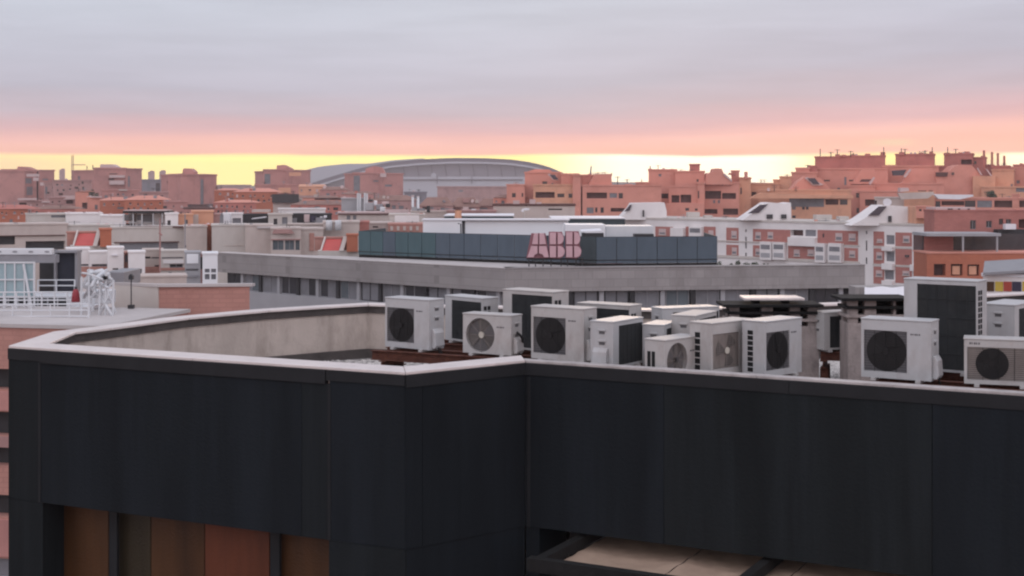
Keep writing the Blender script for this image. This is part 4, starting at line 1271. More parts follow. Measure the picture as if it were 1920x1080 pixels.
block(ap, 1168, 1741, 410, YA, 14, 'white', holes=hs, Y2=YB, patches=pt, copm='cream', copt=.35)
# small brick windows inside the panels
for (x0, y0, x1, y1) in ((1543, 438, 1547, 445), (1549, 438, 1553, 445), (1697, 478, 1706, 482)):
    YY = 252 if x0 < 1600 else 239
    pbox(ap, x0, y0, x1, y1, YY - .3, .3, 'glass', 'window')
for (xs, Y, solar, slit) in ((1172, 284, (1163, 1186), (1205, 1208)), (1396, 262, (1366, 1400), None), (1602, 243, (1590, 1624), None)):
    if xs == 1172: g_ = [(1160, 412), (1182, 389), (1186, 381), (1246, 380), (1250, 396), (1250, 412)]
    elif xs == 1396: g_ = [(1392, 413), (1412, 399), (1440, 380), (1451, 380), (1470, 382), (1483, 380), (1484, 413)]
    else: g_ = [(1596, 423), (1620, 410), (1656, 385), (1671, 385), (1712, 388), (1720, 391), (1720, 423)]
    gable(ap, g_, Y, 8, 'white', 'stair_gable')
for pts_, Y in (([(1402, 400.5), (1425, 384), (1440, 383), (1423, 399)], 261.7), ([(1628, 404), (1648, 387), (1663, 387), (1648, 404)], 242.7), ([(1170, 397), (1181, 384), (1185, 384), (1181, 395)], 283.7)):
    gable(ap, pts_, Y, .25, 'solar', 'skylight')
for (x0, y0, x1, y1, Y) in ((1438, 402, 1449, 410, 261.6), (1465, 402, 1475, 410, 261.6), (1666, 405, 1672, 416, 242.6), (1205, 394, 1208, 406, 283.6), (1486, 404, 1492, 409, 261.6)):
    pbox(ap, x0, y0, x1, y1, Y, .3, 'dark', 'vent')
for (x0, y0, x1, y1, Y) in ((1290, 398, 1312, 404, 285), (1322, 404, 1336, 408, 283), (1531, 403, 1560, 408, 262), (1575, 406, 1592, 410, 258)):
    b_ = pbox(ap, x0, y0, x1, 412, Y - 4, 3, 'cream', 'roof_box')
mb = MB(); c = P(1664, 379, 243.2)
mb.prism([(c.x + .75 * math.cos(t * .52), c.y, c.z + .65 * math.sin(t * .52)) for t in range(12)], (0, .2, 0)); mb.build('satellite_dish', M['tarp'], ap)
mb = MB(); mb.box(px(1718, 238), px(1744, 238), 238, 246, 0, pz(388, 238)); mb.build('side_wing', M['ochre'], ap)
block(ap, 1718, 1744, 389, 236, 3, 'terra', holes=[(1723, 392, 1728, 396, 'w'), (1731, 392, 1738, 396, 'w')], yb=409, name='roof_room')

# ---- right: orange brick building with terrace roof
ob = bld('orange_brick_building', 1840, 150, 'orange red brick building with a glazed terrace and three coloured windows, far right')
block(ob, 1738, 1985, 475.5, 150, 5, 'orange', Y2=150, holes=[(1751, 495, 1773, 517, 'l'), (1783, 495, 1805, 517, 'l'), (1814, 496, 1836, 517, 'l')], copm='terra')
mb = MB(); mb.box(px(1742, 152), px(1985, 152), 154.5, 158, pz(475.4, 150), pz(440, 152)); mb.build('terrace_glazing', M['glass'], ob)
mb = MB(); mb.box(px(1745, 152), px(1800, 152), 154.3, 154.49, pz(475, 152), pz(441, 152)); mb.build('terrace_wall', M['brick'], ob)
mb = MB(); mb.box(px(1738, 150.5), px(1877, 150.5), 150.5, 156, pz(443, 150.5), pz(437.5, 150.5)); mb.build('canopy', M['spandrel'], ob)
for x_ in (1806, 1870):
    mb = MB(); mb.box(px(x_ - 1.5, 150.6), px(x_ + 1.5, 150.6), 150.6, 150.8, pz(475.4, 150.6), pz(443.1, 150.6)); mb.build('post', M['spandrel'], ob)
block(ob, 1752, 1985, 396, 158, 4, 'brick', Y2=158, holes=[(1819, 413, 1830, 430, 'w'), (1849, 414, 1860, 427, 'w'), (1873, 410, 1881, 421, 'w'), (1886, 411, 1896, 420, 'w'), (1910, 411, 1985, 428, 'l')], yb=439.9, name='upper_wall')
mb = MB(); mb.box(px(1868, 157), px(1985, 157), 156.2, 157.9, pz(440, 157), pz(430, 157)); mb.build('dark_parapet', M['dark'], ob)
mb = MB(); mb.box(px(1884, 155.5), px(1904, 155.5), 155.3, 156.1, pz(430, 155.5), pz(420, 155.5)); mb.build('planter', M['tarp'], ob)
mb = MB(); mb.box(px(1756, 158), px(1830, 158), 158.2, 162, pz(395.5, 158), pz(389, 158)); mb.build('roof_box', M['shutter'], ob)
for x_ in (1778, 1783, 1797, 1815):
    mb = MB(); mb.box(px(x_, 158), px(x_ + 4, 158), 158.1, 158.19, pz(394, 158), pz(391, 158)); mb.build('vent', M['dark'], ob)
for x_, m_ in ((1814, 'ochre'), (1783, 'ochre')):
    mb = MB(); mb.box(px(x_ + 4, 150), px(x_ + 18, 150), 150.2, 150.9, pz(515, 150), pz(499, 150)); mb.build('curtain', M[m_], ob)  # ochre boxes set in two of the window recesses
# ---- right edge: grey building with coloured panels
cb = bld('grey_building', 1890, 62, 'grey building with white bands and brown, yellow, red and navy window panels, right edge')
block(cb, 1843, 2040, 518, 64, 12, 'white', Y2=62, copm='tarp', copt=.15, patches=[])
mb = MB(); mb.prism([P(1843, 516, 63.5), P(1990, 508, 62.5), P(1990, 486, 66), P(1846, 494, 68)], (0, 0, .12)); mb.build('flat_roof', M['grey'], cb)
w_ = Wall((px(1843, 64), 64), (px(2040, 62), 62), 0, 1, 1)
for x0, x1, m_ in ((1850, 1864, 'timber'), (1866, 1881, 'yellow'), (1882, 1897, 'redp'), (1898, 1915, 'navyp'), (1917, 1932, 'yellow'), (1934, 1950, 'timber')):
    mb = MB(); a = w_.rect(x0, 528, x1, 546); w_.slab(mb, a[0], a[1], a[2], a[3], -.04, .02); mb.build('colour_panel', M[m_], cb)
# tarpaulin and low roof between office and tall unit
tpn = MB()
nn = 14
for i in range(nn):
    for j in range(5):
        q = []
        for (s, t) in ((i, j), (i + 1, j), (i + 1, j + 1), (i, j + 1)):
            p = P(1621 + 84 * s / nn, 561 - 23 * t / 5 + (1.2 * math.sin(s * .9) if t == 5 else 0), 69.6 + .5 * t / 5)
            q.append((p.x, p.y, p.z))
        tpn.poly(q)
tb = thing('tarpaulin', (px(1660, 70), 70, pz(560, 70)), 'crumpled white tarpaulin between the office end and the tallest air conditioner', 'tarpaulin')
tpn.build('sheet', M['tarp'], tb, smooth=True)
mb = MB(); mb.box(px(1600, 71), px(1760, 71), 70.5, 72, 0, pz(540, 70)); tag(mb.build('low_building', M['greyst']), 'low grey building under the white tarpaulin', 'building')

# ================================================================== terracotta housing on the right skyline
CR = random.Random(99)
def clutter(o, x0, x1, yt, Y, n=None, m=('shutter', 'terra2', 'grey', 'beige')):
    xc = (x0 + x1) / 2
    n = n if n is not None else CR.randint(1, 2 + int((x1 - x0) / 30))
    for q in range(n):
        x = CR.uniform(x0 + 3, x1 - 5)
        Yq = Y + 1.0 - (xc - 960) / F * (x - xc) / F * Y
        t = CR.random()
        if t < .45:
            mast(o, x, yt - CR.uniform(5, 11), yt + 1, Yq, .00022 * Y, CR.randint(1, 3), 'antenna', CR.choice(('grey', 'dark')))
        elif t < .85:
            w_, h_ = CR.uniform(3, 7), CR.uniform(2, 5)
            pbox(o, x, yt - h_, x + w_, yt + 1, Yq, CR.uniform(.5, 1.2), CR.choice(m), CR.choice(('chimney', 'roof_box')))
        else:
            c = P(x, yt - 2.5, Yq); r = .0011 * Y
            mb = MB(); mb.prism([(c.x + r * math.cos(t_ * .628), c.y + .15 * math.sin(t_ * .628), c.z + r * math.sin(t_ * .628)) for t_ in range(10)], (.05, .12, .05))
            mb.tube([(c.x, c.y + .1, c.z), (c.x, c.y + .1, c.z - 4.5 / F * Y)], r * .14, 4)
            mb.build('satellite_dish', M['shutter'], o)
def extra_windows(o, w, x0, x1, y, holes, Y, kinds=('glass', 'glassg', 'loggia', 'shutter')):
    x = x0 + CR.uniform(4, 9)
    while x < x1 - 6:
        ww, hh_ = CR.uniform(2.2, 4.2), CR.uniform(3, 5)
        yy = y + CR.uniform(-1, 1)
        if not any(h[0] - 2 < x + ww and x < h[2] + 2 and h[1] - 2 < yy + hh_ and yy < h[3] + 2 for h in holes):
            a, b, c, d_ = w.rect(x, yy, x + ww, yy + hh_)
            mb = MB(); w.slab(mb, a, b, c, d_, -.04, .03); p_ = mb.build('window', M[CR.choice(kinds)], o)
            mb = MB(); w.slab(mb, a - .1, b + .1, c - .12, c - .003, -.16, .02); mb.build('sill', M['shutter'], p_)
        x += ww + CR.uniform(5, 14)
TG = 'stepped terracotta housing blocks on the right skyline'
def mast_row(root, items):
    for x, y0, y1, Y, arms in items:
        mast(root, x, y0, y1, Y, .00032 * Y, arms)
# --- first cluster, behind the office roof hatch
t1 = bld('terracotta_building', 1050, 330, 'stepped terracotta house with a slanted skylight, nearest to the stadium', 'building', TG)
block(t1, 984, 1052, 325, 338, 12, 'terra', holes=[(1017, 340, 1026, 346, 'w'), (1034, 343, 1038, 348, 'g')], Y2=334, cop=True)
gable(t1, [(984, 325), (988, 322), (1003, 317), (1031, 318), (1036, 322), (1052, 325)], 339, 9, 'terra', 'roof_gable')
gable(t1, [(1027, 327), (1030, 325), (1046, 335), (1047, 338), (1036, 337)], 333, .6, 'shutter', 'skylight_frame')
gable(t1, [(1031, 327.5), (1040, 327.5), (1047.5, 336.5), (1038, 336.5)], 332.7, .25, 'solar', 'skylight')
block(t1, 1052, 1086, 328, 332, 12, 'terra', Y2=333, holes=[])
block(t1, 1000, 1074, 348, 326, 6, 'ochre', holes=[(1004, 360, 1040, 371, 'l'), (1045, 363, 1058, 370, 'w'), (1066, 363, 1073, 371, 'w')], Y2=327)
block(t1, 950, 984, 348, 330, 9, 'terra', holes=[(960, 362, 967, 370, 'w'), (978, 362, 981, 369, 'w')], Y2=328, cop=True)
block(t1, 1074, 1089, 330, 325, 9, 'terra', cop=True)
block(t1, 1089, 1146, 330, 329, 10, 'terra', holes=[(1126, 340, 1139, 347, 'g')], Y2=331)
gable(t1, [(1100, 352), (1116, 326), (1146, 326), (1148, 352)], 327, 3, 'terra', 'stair_gable')
gable(t1, [(1102, 326), (1110, 326), (1105, 333)], 328.5, .5, 'terra2', 'chimney')
block(t1, 1092, 1240, 349, 324, 5, 'terra', holes=[(1100, 361, 1138, 372, 'l'), (1143, 362, 1157, 371, 'g'), (1160, 362, 1168, 372, 'w'), (1086, 351, 1089, 358, 'w'), (1060, 387, 1073, 392, 'w'), (1100, 389, 1113, 400, 'g'), (1116, 389, 1120, 398, 'w'), (1126, 389, 1132, 399, 'w'), (1145, 390, 1171, 397, 'l')], Y2=325)
mb = MB(); a_ = P(1106, 328, 331); b_ = P(1108.5, 311, 331); mb.tube([a_, b_], .11, 5); mb.prism([P(1106, 326, 330.9), P(1107.5, 311, 330.9), P(1109.6, 311, 330.9), P(1109, 326, 330.9)], (0, .2, 0)); mb.build('antenna', M['grey'], t1)
mast_row(t1, [(1158, 331, 348, 330, 1), (1062, 324, 330, 333, 0), (1121, 323, 327, 330, 1), (1147, 324, 330, 330, 0)])
sg = thing('flat_roof_building', (px(1000, 200), 200, 0), 'beige flat roofed house with a dark eaves line behind the white lamp', 'building')
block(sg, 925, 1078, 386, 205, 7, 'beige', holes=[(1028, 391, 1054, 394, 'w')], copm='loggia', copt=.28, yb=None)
for x0, x1, y0 in ((962, 974, 376), (993, 1004, 374), (1006, 1015, 379)):
    pbox(sg, x0, y0, x1, 383, 206, 1.2, 'shutter', 'roof_box')
# --- second cluster
t2 = bld('terracotta_building', 1260, 330, 'stepped terracotta house with two square chimneys and deep loggias, centre right', 'building', TG)
block(t2, 1192, 1217, 344, 336, 8, 'terra', holes=[(1196, 361, 1217, 372, 'l')], Y2=335)
block(t2, 1216, 1266, 320, 338, 12, 'terra', holes=[(1235, 326, 1240, 331, 'g')], Y2=336)
pbox(t2, 1216, 316, 1222, 321, 338.2, 1.2, 'terra', 'chimney'); pbox(t2, 1263, 317, 1270, 324, 337, 1.2, 'terra', 'chimney')
block(t2, 1266, 1321, 323, 334, 12, 'terra', holes=[(1306, 336, 1310, 341, 'w'), (1250, 343, 1254, 348, 'g')], Y2=334)
block(t2, 1293, 1312, 310, 336, 3, 'terra2', yb=323.5, name='chimney')
block(t2, 1254, 1308, 351, 328, 5, 'terra', holes=[(1259, 366, 1274, 380, 'l'), (1276, 365, 1296, 380, 'l')], Y2=328)
block(t2, 1204, 1254, 362, 331, 4, 'terra', holes=[(1205, 363, 1216, 372, 'l'), (1219, 363, 1237, 372, 'l'), (1238, 363, 1253, 372, 'l')], Y2=330, cop=False)
block(t2, 1308, 1321, 345, 327, 8, 'terra', holes=[(1308.5, 358, 1311, 372, 'w'), (1302, 391, 1307, 395, 'w')])
block(t2, 1248, 1320, 381, 326, 5, 'terra', holes=[(1285, 390, 1292, 395, 'w'), (1303, 391, 1308, 395, 'w')], cop=False)
block(t2, 1321, 1386, 344, 332, 12, 'terra', holes=[(1353, 341, 1357, 347, 'w'), (1322, 358, 1352, 373, 'l'), (1354, 362, 1380, 373, 'l'), (1337, 375, 1341, 381, 'g'), (1346, 375, 1350, 381, 'g'), (1321, 392, 1345, 401, 'l'), (1356, 391, 1384, 403, 'l')], Y2=332)
gable(t2, [(1323, 346), (1326, 328), (1331, 324), (1338, 324), (1341, 316), (1353, 316), (1357, 325), (1372, 340), (1373, 346)], 331, 7, 'terra', 'stair_gable')
gable(t2, [(1356, 327), (1359, 325), (1373, 338), (1372, 341)], 330.7, .3, 'shutter', 'sloped_coping')
block(t2, 1371, 1386, 322, 336, 4, 'terra', name='roof_room')
block(t2, 1386, 1408, 335, 333, 10, 'ochre', holes=[(1388, 352, 1391, 364, 'w')], Y2=336)
pbox(t2, 1397, 322, 1402, 335, 333.5, 1.2, 'terra', 'chimney')
gable(t2, [(1366, 327), (1368, 324), (1381, 325), (1379, 330)], 334, 1.2, 'terra2', 'roof_hood')
mast_row(t2, [(1176, 336, 344, 335, 1), (1203, 336, 344, 336, 0), (1219, 311, 316, 338, 0)])
pbox(t2, 1173, 345, 1185, 349.4, 328, 3, 'terra', 'chimney')
# --- third cluster: long row up the slope
t3 = bld('terracotta_building', 1500, 330, 'low stepping terracotta terrace rising to the right from the gap in the skyline', 'building', TG)
block(t3, 1406, 1462, 346, 345, 10, 'ochre', holes=[(1409, 360, 1418, 368, 'l')], Y2=343)
block(t3, 1450, 1466, 339, 346, 6, 'ochre'); block(t3, 1462, 1486, 333, 345, 8, 'ochre', cop=True); block(t3, 1484, 1532, 325, 344, 9, 'terra', holes=[])
block(t3, 1492, 1518, 317, 348, 6, 'terra'); block(t3, 1516, 1532, 313, 349, 5, 'terra2')
gable(t3, [(1480, 360), (1496, 341), (1510, 331), (1538, 333), (1562, 360)], 338, 4, 'terra', 'stair_gable')
gable(t3, [(1509, 334), (1514, 332), (1545, 346), (1537, 348), (1524, 348)], 337.6, .4, 'shutter', 'skylight_frame')
gable(t3, [(1514, 334), (1528, 334), (1537, 345.5), (1525, 345.5)], 337.2, .3, 'solar', 'skylight')
block(t3, 1422, 1596, 358, 333, 6, 'ochre', holes=[(1501, 348, 1507, 357, 'w'), (1480, 372, 1545, 388, 'g'), (1548, 374, 1572, 384, 'l'), (1575, 374, 1589, 384, 'w'), (1513, 378, 1522, 385, 'w'), (1485, 388, 1492, 393, 'g'), (1504, 388, 1509, 393, 'w'), (1511, 387, 1516, 393, 'w')], Y2=331)
gable(t3, [(1407, 372), (1416, 366), (1428, 362), (1440, 362), (1490, 365), (1600, 366), (1600, 372)], 329.5, 2, 'ochre', 'eaves')
mast_row(t3, [(1476, 327, 334, 345, 1), (1514, 309, 318, 348, 1), (1558, 285, 296, 352, 1)])
t4 = bld('terracotta_building', 1600, 350, 'high dark red terracotta block with the leftmost pair of roof masts', 'building', TG)
block(t4, 1528, 1574, 296, 360, 12, 'terra2', Y2=357); block(t4, 1572, 1660, 294, 357, 12, 'terra2', Y2=356, holes=[(1602, 316, 1608, 322, 'g')])
block(t4, 1532, 1665, 318, 350, 8, 'terra', holes=[(1545, 337, 1556, 340, 'w'), (1592, 337, 1604, 340, 'w'), (1583, 332, 1587, 347, 'g'), (1570, 352, 1575, 356, 'g')], Y2=349)
gable(t4, [(1598, 345), (1616, 318), (1640, 318), (1648, 345)], 348, 5, 'terra', 'stair_gable')
gable(t4, [(1616, 336), (1634, 336), (1629, 341), (1612, 341)], 341, .3, 'loggia', 'skylight'); gable(t4, [(1629, 343), (1638, 332), (1641, 333), (1632, 347)], 341, .3, 'shutter', 'sloped_coping')
block(t4, 1590, 1640, 350, 340, 9, 'terra', holes=[(1605, 362, 1611, 371, 'w'), (1606, 390, 1611, 399, 'w'), (1650, 347, 1653, 357, 'w')], Y2=340)
block(t4, 1612, 1700, 360, 338, 6, 'terra', holes=[(1622, 374, 1643, 386, 'l'), (1645, 376, 1680, 386, 'g'), (1650, 347, 1653, 357, 'w')], Y2=336)
pbox(t4, 1568, 289, 1575, 296, 360, 1.2, 'terra2', 'chimney'); pbox(t4, 1580, 290, 1586, 294, 357, 1.2, 'terra2', 'chimney'); pbox(t4, 1624, 288, 1632, 294, 357, 1.2, 'terra2', 'chimney'); pbox(t4, 1653, 285, 1660, 294, 357, 1.2, 'terra2', 'chimney'); pbox(t4, 1634, 291, 1640, 294, 357, 1.2, 'terra2', 'chimney')
mast_row(t4, [(1538, 279, 296, 360, 0), (1570, 280, 290, 357, 1), (1595, 283, 294, 357, 1), (1600, 286, 294, 357, 0), (1657, 276, 294, 357, 0)])
t5 = bld('terracotta_building', 1710, 350, 'dark red terracotta block with a purple skylight, middle of the three highest', 'building', TG)
block(t5, 1679, 1752, 291, 356, 12, 'terra2', Y2=355); block(t5, 1660, 1680, 312, 354, 6, 'ochre', cop=True)
block(t5, 1655, 1760, 313, 349, 8, 'terra', holes=[(1709, 331, 1717, 340, 'w'), (1736, 329, 1742, 334, 'g')], Y2=348)
gable(t5, [(1688, 345), (1712, 317), (1750, 318), (1754, 345)], 347, 4, 'terra', 'stair_gable')
gable(t5, [(1672, 320), (1700, 318), (1694, 329), (1674, 329)], 346.5, .3, 'solar', 'skylight'); gable(t5, [(1694, 331), (1706, 317), (1709, 318), (1698, 333)], 346, .3, 'shutter', 'sloped_coping')
block(t5, 1640, 1770, 346, 341, 7, 'terra', holes=[(1721, 357.3, 1737, 359, 'w'), (1741, 357.3, 1749, 359, 'w')], Y2=339)
pbox(t5, 1688, 285, 1696, 291, 356, 1.2, 'terra2', 'chimney'); pbox(t5, 1714, 288, 1721, 291, 356, 1.2, 'terra2', 'chimney'); pbox(t5, 1725, 286, 1732, 291, 356, 1.2, 'terra2', 'chimney'); pbox(t5, 1745, 284, 1750, 300, 355, 1.2, 'terra2', 'chimney')
mast_row(t5, [(1690, 278, 286, 356, 0), (1697, 279, 291, 356, 1), (1748, 276, 285, 355, 0), (1735, 282, 291, 356, 1)])
t6 = bld('terracotta_building', 1820, 350, 'dark red terracotta block crowned by a small square chimney', 'building', TG)
block(t6, 1770, 1824, 290, 357, 12, 'terra2', holes=[(1802, 299, 1822, 308, 'l')], Y2=356); block(t6, 1824, 1848, 297, 356, 8, 'terra2', holes=[(1826, 302, 1831, 308, 'w')])
pbox(t6, 1810, 284, 1818, 290, 356, 1.4, 'terra2', 'chimney'); pbox(t6, 1774, 286, 1781, 290, 357, 1.2, 'terra2', 'chimney'); pbox(t6, 1789, 287, 1795, 290, 357, 1.2, 'terra2', 'chimney'); pbox(t6, 1842, 292, 1848, 298, 356, 1.2, 'terra2', 'chimney')
block(t6, 1752, 1775, 313, 353, 7, 'terra2')
gable(t6, [(1755, 322), (1778, 322), (1790, 312), (1800, 309), (1822, 310), (1840, 328), (1842, 366), (1755, 366)], 346, 6, 'terra', 'stair_gable')
gable(t6, [(1755, 323), (1778, 323), (1776, 331), (1755, 331)], 345.6, .3, 'loggia', 'roof_window'); gable(t6, [(1832, 316), (1834, 315), (1842, 328), (1839, 328)], 345.5, .3, 'shutter', 'sloped_coping')
pbox(t6, 1785, 323, 1789, 328, 345.5, .3, 'glass', 'window')
gable(t6, [(1848, 316), (1852, 318), (1862, 332), (1859, 332)], 345.3, .3, 'shutter', 'sloped_coping')
block(t6, 1824, 1866, 330, 344, 5, 'ochre', Y2=344, cop=False)
mast_row(t6, [(1777, 276, 287, 357, 0), (1792, 279, 288, 357, 1)])
t7 = bld('terracotta_building', 1890, 350, 'terracotta block with a cluster of slender tall chimney pipes, at the right edge', 'building', TG)
block(t7, 1848, 1862, 311, 355, 6, 'terra2', Y2=355); block(t7, 1862, 1892, 313, 352, 10, 'terra2', Y2=352); block(t7, 1860, 1900, 320, 345, 8, 'ochre', Y2=345, holes=[(1895, 345, 1899, 350, 'g')])
block(t7, 1892, 1990, 315, 350, 9, 'terra', holes=[(1906, 338, 1912, 344, 'g')], Y2=350); block(t7, 1900, 1990, 311, 353, 5, 'terra2')
for x_, y_ in ((1845, 282), (1860, 285), (1871, 287), (1883, 292), (1914, 306)):
    mb = MB(); mb.tube([P(x_, 316, 353), P(x_, y_, 353)], .3, 6); mb.build('chimney_pipe', M['terra2'], t7)
block(t7, 1840, 1990, 352, 340, 8, 'ochre', holes=[(1905, 352.5, 1985, 360, 'g')], Y2=338)
# long loggia row in front of them
t8 = bld('terracotta_building', 1820, 300, 'long low terracotta row with dark loggias under a thin white awning, right', 'building', TG)
block(t8, 1695, 1752, 362, 308, 7, 'ochre', holes=[(1719, 391, 1745, 398, 'g')], Y2=306)
gable(t8, [(1684, 362), (1750, 360), (1752, 363), (1740, 372), (1690, 374)], 303, 1, 'beige', 'awning')
block(t8, 1750, 1990, 373, 305, 9, 'terra', holes=[(1754, 377, 1763, 388, 'w'), (1765, 377, 1808, 385, 'l'), (1809, 376, 1829, 388, 'w'), (1832, 376, 1860, 389, 'g'), (1864, 376, 1898, 389, 'l'), (1911, 376, 1985, 389, 'l')], Y2=300)
gable(t8, [(1752, 365), (1756, 364), (1798, 365), (1824, 365), (1826, 368), (1800, 374), (1760, 373)], 302, 1.2, 'tarp', 'awning')
block(t8, 1898, 1910, 366, 301, 4, 'terra', yb=None, name='wall')
gable(t8, [(1688, 352), (1703, 352), (1705, 358), (1688, 360)], 304, 2, 'shutter', 'roof_box')
block(t8, 1640, 1700, 372, 310, 5, 'beige', holes=[(1622, 376, 1644, 386, 'l')], yb=None)

for (t_, x0, x1, yt, Y) in ((t1, 1090, 1146, 330, 330), (t1, 950, 984, 348, 330), (t2, 1216, 1266, 320, 337), (t2, 1266, 1321, 323, 334), (t3, 1406, 1462, 346, 344), (t3, 1422, 1500, 358, 332), (t4, 1572, 1660, 294, 356),
                            (t5, 1679, 1752, 291, 355), (t6, 1770, 1824, 290, 356), (t7, 1862, 1892, 313, 352), (t7, 1900, 1960, 311, 353), (t8, 1760, 1990, 373, 302), (ap, 1260, 1390, 411, 278), (ap, 1490, 1600, 416, 254), (ob, 1840, 1960, 396, 158)):
    clutter(t_, x0, x1, yt, Y, 4, ('terra', 'terra2', 'ochre'))
# trees and shrubs with leaf clusters
def tree(x, Y, ytop, wpx, hpx, label, group=None, seed=1, name='tree', n=900, leafm='leaf'):
    rr = random.Random(seed)
    base = 0.0
    c = P(x, ytop + hpx / 2, Y)
    root = thing(name, (c.x, Y, base), label, 'tree', group)
    rx = wpx / 2 / F * Y; rz = hpx / 2 / F * Y
    tr = MB(); tr.tube([(c.x, Y, base), (c.x + .1, Y, c.z - rz * .4), (c.x, Y, c.z)], .22, 8, .08)
    for k in range(5):
        a = rr.uniform(0, 6.28); tr.tube([(c.x, Y, c.z - rz * .6), (c.x + rx * .6 * math.cos(a), Y + rx * .6 * math.sin(a), c.z + rz * rr.uniform(-.2, .5))], .07, 5, .02)
    tr.build('trunk', M['bark'], root)
    mb = MB()
    cl = [(rr.uniform(-.62, .62), rr.uniform(-.6, .6), rr.uniform(-.55, .6), rr.uniform(.28, .5)) for _ in range(11)]
    for q in range(n):
        k = rr.choice(cl)
        v = Vector((rr.gauss(0, 1), rr.gauss(0, 1), rr.gauss(0, 1))).normalized() * k[3] * rr.uniform(.55, 1.05)
        p = Vector((c.x + (k[0] + v.x) * rx, Y + (k[1] + v.y) * rx, c.z + (k[2] + v.z) * rz))
        s_ = rr.uniform(.10, .22) * max(.6, rx / 1.5)
        u = Vector((rr.gauss(0, 1), rr.gauss(0, 1), rr.gauss(0, 1))).normalized(); w2 = u.orthogonal().normalized()
        mb.poly([p + u * s_, p + w2 * s_ * .6, p - u * s_, p - w2 * s_ * .6])
    mb.build('crown', M[leafm], root)
    return root
tree(1858, 304, 357, 24, 17, 'dark round bush on the terracotta terrace near the right edge', seed=4, name='bush')
for k, (x, w_, h_, yt) in enumerate(((1356, 30, 16, 489), (1378, 22, 14, 487), (1398, 18, 13, 491), (1416, 22, 14, 489), (1437, 16, 12, 491))):
    tree(x, 170, yt, w_, h_ + 8, ('widest grey green treetop just right of the roof screen', 'second treetop right of the roof screen', 'small middle treetop showing over the office roof edge', 'fourth treetop showing over the office roof edge', 'farthest right small treetop over the office roof edge')[k], 'treetops over the office roof edge', seed=20 + k, n=420)
tree(176, 420, 350, 28, 40, 'dark bluish dome shaped tree among the left roofs', seed=9, n=900)
tree(416, 450, 348, 14, 26, 'small dark tree on the skyline right of the third tower', seed=10, n=400)

# ================================================================== left skyline
TW = 'faded brick towers on the left skyline'
def tower(label, faces, Y, roofs, extra=(), depth=14, m='towerb'):
    """faces: list of (x0, Ya, x1, Yb, ytop, holes)"""
    root = bld('tower_block', faces[0][0], Y, label, 'tower block', TW)
    for x0, Ya, x1, Yb, yt, hs in faces:
        block(root, x0, x1, yt, Ya, depth, m, holes=hs, Y2=Yb)
    for r_ in roofs:
        gable(root, r_[0], Y + r_[1], 6, r_[2], 'penthouse')
    return root
a1 = tower('pinkish brick tower cut by the left edge of the picture', [(-20, 590, 5, 575, 322, [(1.5, 330, 5, 374, 'g')]), (5, 575, 46, 571, 320, []), (46, 571, 72, 590, 322, [(48, 334, 60, 344, 'g'), (50, 350, 70, 366, 'g')]), (72, 584, 102, 588, 321, [(80, 335, 90, 338, 'g')])], 580,
    [([(31, 322), (33, 312), (50, 313), (61, 318), (61, 322)], 2, 'towerb')])
for (x0, y0, x1, y1) in ((50, 326, 73, 331), (62, 333, 72, 339), (75, 342, 83, 348)):
    pbox(a1, x0, y0, x1, y1, 569, .8, 'shutter', 'balcony')
a2 = tower('wide faded tower with two white balcony bands and a grey penthouse', [(135, 585, 176, 570, 322, [(146, 330, 150, 350, 'g')]), (176, 570, 236, 570, 317, [(205, 325, 232, 327, 'w'), (203, 334.5, 232, 338, 'l')]), (236, 570, 266, 582, 318, [(240, 330, 244, 350, 'g')])], 575,
    [([(187, 317), (188, 308), (210, 308), (219, 313), (220, 317)], 1, 'shutter')])
for (x0, y0, x1, y1) in ((205, 328.5, 233, 333), (205, 338.5, 232, 346)):
    pbox(a2, x0, y0, x1, y1, 568.7, 1.0, 'shutter', 'balcony')
mast_row(a2, [(163, 311, 318, 575, 0), (174, 309, 317, 575, 0)])
cr = thing('radio_mast', (px(136, 560), 560, 0), 'thin tall mast standing at the left corner of the wide faded tower', 'mast')
mb = MB()
b0 = P(136, 345, 560)
for dx in (-.45, .45):
    mb.tube([(b0.x + dx, 560, 0), (b0.x + dx * .7, 560, pz(292, 560))], .14, 4)
for k in range(14):
    z = pz(345, 560) + k * .85; mb.tube([(b0.x - .45, 560, z), (b0.x + .45, 560, z + .8)], .07, 4)
mb.tube([P(136, 309, 560), P(160, 309, 560)], .15, 4)
mb.build('lattice', M['mauve'], cr)
a3 = tower('reddish tower with a slanted hood on its roof and one dark vertical recess', [(302, 520, 338, 504, 330, [(313, 339, 320, 344, 'w'), (316, 348, 320, 356, 'g')]), (338, 504, 374, 503, 329, []), (374, 503, 404, 512, 329, [(376, 336, 382, 400, 'g')])], 510,
    [([(341, 329), (343, 317), (346, 315.5), (357, 316), (364, 322), (364, 329)], 2, 'towerb'), ([(310, 330), (316, 326), (345, 325), (345, 330)], 2, 'towerb'), ([(360, 329), (364, 326), (385, 326), (399, 330)], 2, 'towerb')])
pbox(a3, 344, 383, 400, 388, 500, 2, 'loggia', 'canopy')
a4 = tower('reddish tower standing alone left of the stadium', [(478, 560, 494, 548, 324, [(497, 327, 499, 330, 'g')]), (494, 548, 546, 546, 320, [(496, 326, 507, 345, 'g'), (538, 334, 566, 340, 'g')]), (546, 546, 582, 556, 321, [])], 550,
    [([(518, 320), (519, 310), (532, 309), (546, 316), (547, 320)], 2, 'towerb')])
pbox(a4, 542, 323, 564, 330, 543, .8, 'ochre', 'balcony')
a5 = tower('reddish tower partly covering the left side of the stadium roof', [(646, 600, 662, 590, 328, []), (662, 590, 718, 588, 326, [(663, 329, 675, 364, 'g'), (700, 338, 712, 341, 'g')]), (718, 588, 756, 598, 327, [(722, 346, 735, 350, 'g')])], 594,
    [([(684, 326), (686, 316), (702, 311), (716, 314), (722, 326)], 2, 'towerb')])
